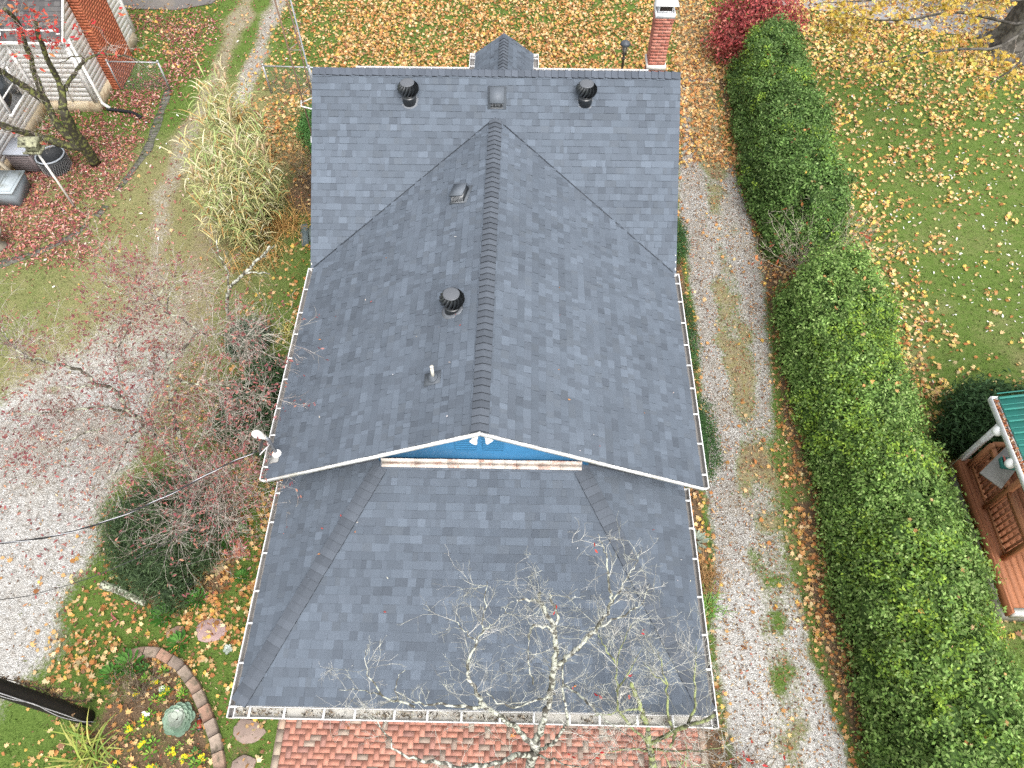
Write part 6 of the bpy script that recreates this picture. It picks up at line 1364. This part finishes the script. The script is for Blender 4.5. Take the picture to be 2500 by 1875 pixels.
g = Geo(); g.lathe((-14.05, 12.3, 0), [(.16, 0), (.19, .08), (.11, .16), (.11, .30), (.30, .52), (.33, .62), (.27, .62), (.24, .54), (.05, .5)], 22); simple('planter', g, mat('stone_urn', (.20, .18, .14), rough=.95, noise=.25, nscale=12), 'round stone planter urn at the left frame edge', 'planter')
bf = thing('bird_feeder', 'lichen covered bird feeder on a leaning white pole', 'bird feeder', (-12.55, 13.98, 0))
z1 = 2.05; g = Geo(); g.tube([(-12.55, 13.98, 0), (-12.56, 13.98, 1.0), (-12.58, 13.97, z1)], .032, 10); g.build('pole', mat('white_pole', (.62, .60, .56), rough=.5, noise=.1), bf)
M_OLD = mat('lichen_wood', (.26, .26, .17), rough=.95, noise=.5, nscale=11, bump=.5, dirt=(.035, .032, .022), dscale=9)
g = Geo(); c = np.array((-12.58, 13.97, z1)); g.box(c + (0, 0, .02), (.46, .38, .03)); g.box(c + (0, 0, .16), (.30, .24, .26)); g.box(c + (0, -.2, .05), (.46, .02, .06)); g.build('tray', M_OLD, bf)
g = Geo(); g.prism([c + (-.25, -.22, .28), c + (-.25, 0, .42), c + (-.25, .22, .28), c + (-.25, .22, .26), c + (-.25, -.22, .26)], (.5, 0, 0)); g.build('roof', M_OLD, bf)
g = Geo(); g.box((-14.72, 15.05, .45), (.035, .13, .95), (.33, .29, .22), Matrix.Rotation(R(-20), 3, 'Y')); simple('board', g, M_WOOD, 'grey board leaning on the neighbour wall beside the bin', 'board')

# ------------------------------------------------------------------ neighbouring porch on the right
rh = thing('porch', 'reddish brown deck porch under a teal metal roof', 'porch', (12, 3.5, 0))
DKW = [(.29, .112, .052), (.32, .126, .060), (.265, .10, .046)]; rq = np.random.default_rng(6); DZ = .82
g = Geo(); x = 10.34
while x < 14.5:
    g.box((x + .068, 3.99, DZ - .015), (.132, 3.28, .03), np.array(DKW[rq.integers(3)]) * rq.uniform(.9, 1.08)); x += .138
g.build('deck', M_WOOD, rh)
g = Geo(); g.box((10.315, 3.99, DZ - .125), (.045, 3.32, .25), DKW[0]); g.box((12.4, 5.655, DZ - .125), (4.12, .045, .25), DKW[0]); g.build('rim_board', M_WOOD, rh)
g = Geo(); g.box((12.4, 3.99, .29), (4.02, 3.20, .58)); g.build('foundation', mat('pale_block', (.42, .42, .38), rough=.9, noise=.1, nscale=8, dirt=(.3, .3, .26), dscale=2), rh)
g = Geo(); g.box((14.9, 3.8, 1.6), (1.0, 4.2, 3.0)); g.build('wall', M_SIDE, rh)
RC = (.40, .17, .08)
for y in (5.52, 4.52, 3.42):
    g = Geo(); g.box((10.50, y, DZ + (.46 if y > 5 else 1.0)), (.10, .10, (.92 if y > 5 else 2.0)), RC); g.build('post', M_WOOD, rh)
for ya, yb in ((4.58, 5.46), (3.48, 4.46)):
    g = Geo(); ym = (ya + yb) / 2
    g.box((10.50, ym, DZ + .88), (.10, yb - ya, .045), RC); g.box((10.50, ym, DZ + .817), (.04, yb - ya, .08), RC); g.build('top_rail', M_WOOD, rh)
    g = Geo(); g.box((10.50, ym, DZ + .10), (.05, yb - ya, .08), RC); r1 = g.build('bottom_rail', M_WOOD, rh); y = ya + .06
    while y < yb - .03: g = Geo(); g.box((10.50, y, DZ + .45), (.036, .036, .62), DKW[1]); g.build('baluster', M_WOOD, r1); y += .125
g = Geo(); g.box((11.6, 5.56, DZ + .88), (2.1, .10, .045), RC); g.build('top_rail', M_WOOD, rh)
g = Geo(); g.box((11.6, 5.56, DZ + .10), (2.1, .05, .08), RC); r1 = g.build('bottom_rail', M_WOOD, rh); x = 10.62
while x < 12.6: g = Geo(); g.box((x, 5.56, DZ + .48), (.036, .036, .70), DKW[1]); g.build('baluster', M_WOOD, r1); x += .13
for y, h_ in ((5.68, 2.95),): g = Geo(); g.box((10.40, y, h_ / 2), (.095, .095, h_)); g.box((10.40, y, h_ - .06), (.13, .13, .06)); g.build('column', M_WHITE, rh)
g = Geo(); g.box((11.3, 2.36, .70), (1.9, .12, .26)); g.build('trim', M_WHITE, rh)
RE, RY0, RY1, RZ = 10.02, 1.9, 5.88, 3.02
g = Geo(); g.prism([(RE, RY0, RZ - .02), (RE, RY1, RZ - .02), (15, RY1, RZ + 1.35), (15, RY0, RZ + 1.35)], (0, 0, .025)); y = RY0 + .05; sl = 1.37 / 4.98
while y < RY1:
    g.prism([(RE, y - .022, RZ + .004), (RE, y + .022, RZ + .004), (15, y + .022, RZ + .004 + 1.37), (15, y - .022, RZ + .004 + 1.37)], (0, 0, .032)); g.prism([(RE, y + .10, RZ + .004), (RE, y + .12, RZ + .004), (15, y + .12, RZ + .004 + 1.37), (15, y + .10, RZ + .004 + 1.37)], (0, 0, .012)); y += .26
ro = g.build('roof', mat('teal_metal', (.055, .27, .22), rough=.4, noise=.06, nscale=4, dirt=(.07, .24, .20), dscale=1.5), rh)
g = Geo(); g.box((RE - .13, 3.89, RZ - .06), (.018, 4.0, .13), WC); g.box((RE - .065, 3.89, RZ - .12), (.13, 4.0, .015), (.3, .28, .25)); g.box((RE - .006, 3.89, RZ - .075), (.012, 4.0, .1), WC); g.box((RE - .07, RY1 + .01, RZ - .06), (.14, .015, .13), WC)
gu = g.build('gutter', M_GUTTER, rh); g = Geo(); N = 900
pts = np.stack([rq.uniform(RE - .118, RE - .015, N), rq.uniform(2., RY1 - .05, N), rq.uniform(RZ - .08, RZ - .03, N)], -1)
place_leaves(g, pts, .035, OVAL, [(.25, .09, .04), (.36, .17, .08), (.14, .06, .04), (.5, .4, .3)], [1, .8, .8, .4], tilt=.6, seed=5); kind(g.build('gutter_leaves', M_LITTER, gu), 'stuff')
for y in (5.25, 4.55):
    g = Geo(); g.lathe((RE - .10, y, RZ - .28), [(.02, .20), (.06, .17), (.095, .08), (.09, .0), (.02, -.03)], 16); g.build('globe_lamp', M_WHITE, rh, smooth=True)
tb = thing('table', 'grey slab topped table jutting over the porch railing', 'table', (10.9, 5.0, DZ))
TZ = 1.75; Q4 = [(9.99, 4.86), (10.31, 4.52), (10.91, 5.10), (10.84, 5.56)]; BXC = (10.56, 5.02)
g = Geo(); g.prism([(x, y, TZ) for x, y in Q4], (0, 0, .035)); g.build('tabletop', mat('slab_grey', (.26, .25, .225), rough=.6, noise=.12, dirt=(.20, .19, .175), dscale=2), tb)
for x, y in ((10.60, 4.84), (10.60, 5.22), (10.80, 5.42), (10.82, 5.10)): g = Geo(); g.box((x, y, (DZ + TZ) / 2), (.045, .045, TZ - DZ - .004)); g.build('leg', M_GREYM, tb)
bx_ = thing('box', 'open teal box with a coral flap on the grey table', 'box', (BXC[0], BXC[1], 1.79)); M5 = Matrix.Rotation(R(-8), 3, 'Z')
g = Geo(); c = Vector((BXC[0], BXC[1], 1.85))
for o_, s_ in (((0, .1, .04), (.30, .012, .12)), ((0, -.1, .04), (.30, .012, .12)), ((.144, 0, .04), (.012, .188, .12)), ((-.144, 0, .04), (.012, .188, .12)), ((0, 0, -.015), (.276, .188, .01))): g.box(c + M5 @ Vector(o_), s_, (.04, .20, .17), M5)
g.build('body', M_ATTR, bx_); g = Geo(); g.box(c + M5 @ Vector((-.10, .03, .11)), (.09, .16, .008), (.55, .16, .13), M5 @ Matrix.Rotation(R(35), 3, 'Y')); g.build('flap', M_ATTR, bx_)
g = Geo(); g.box(c + Vector((0, 0, .0)), (.24, .16, .03), (.08, .07, .06), M5); g.build('lining', M_ATTR, bx_)
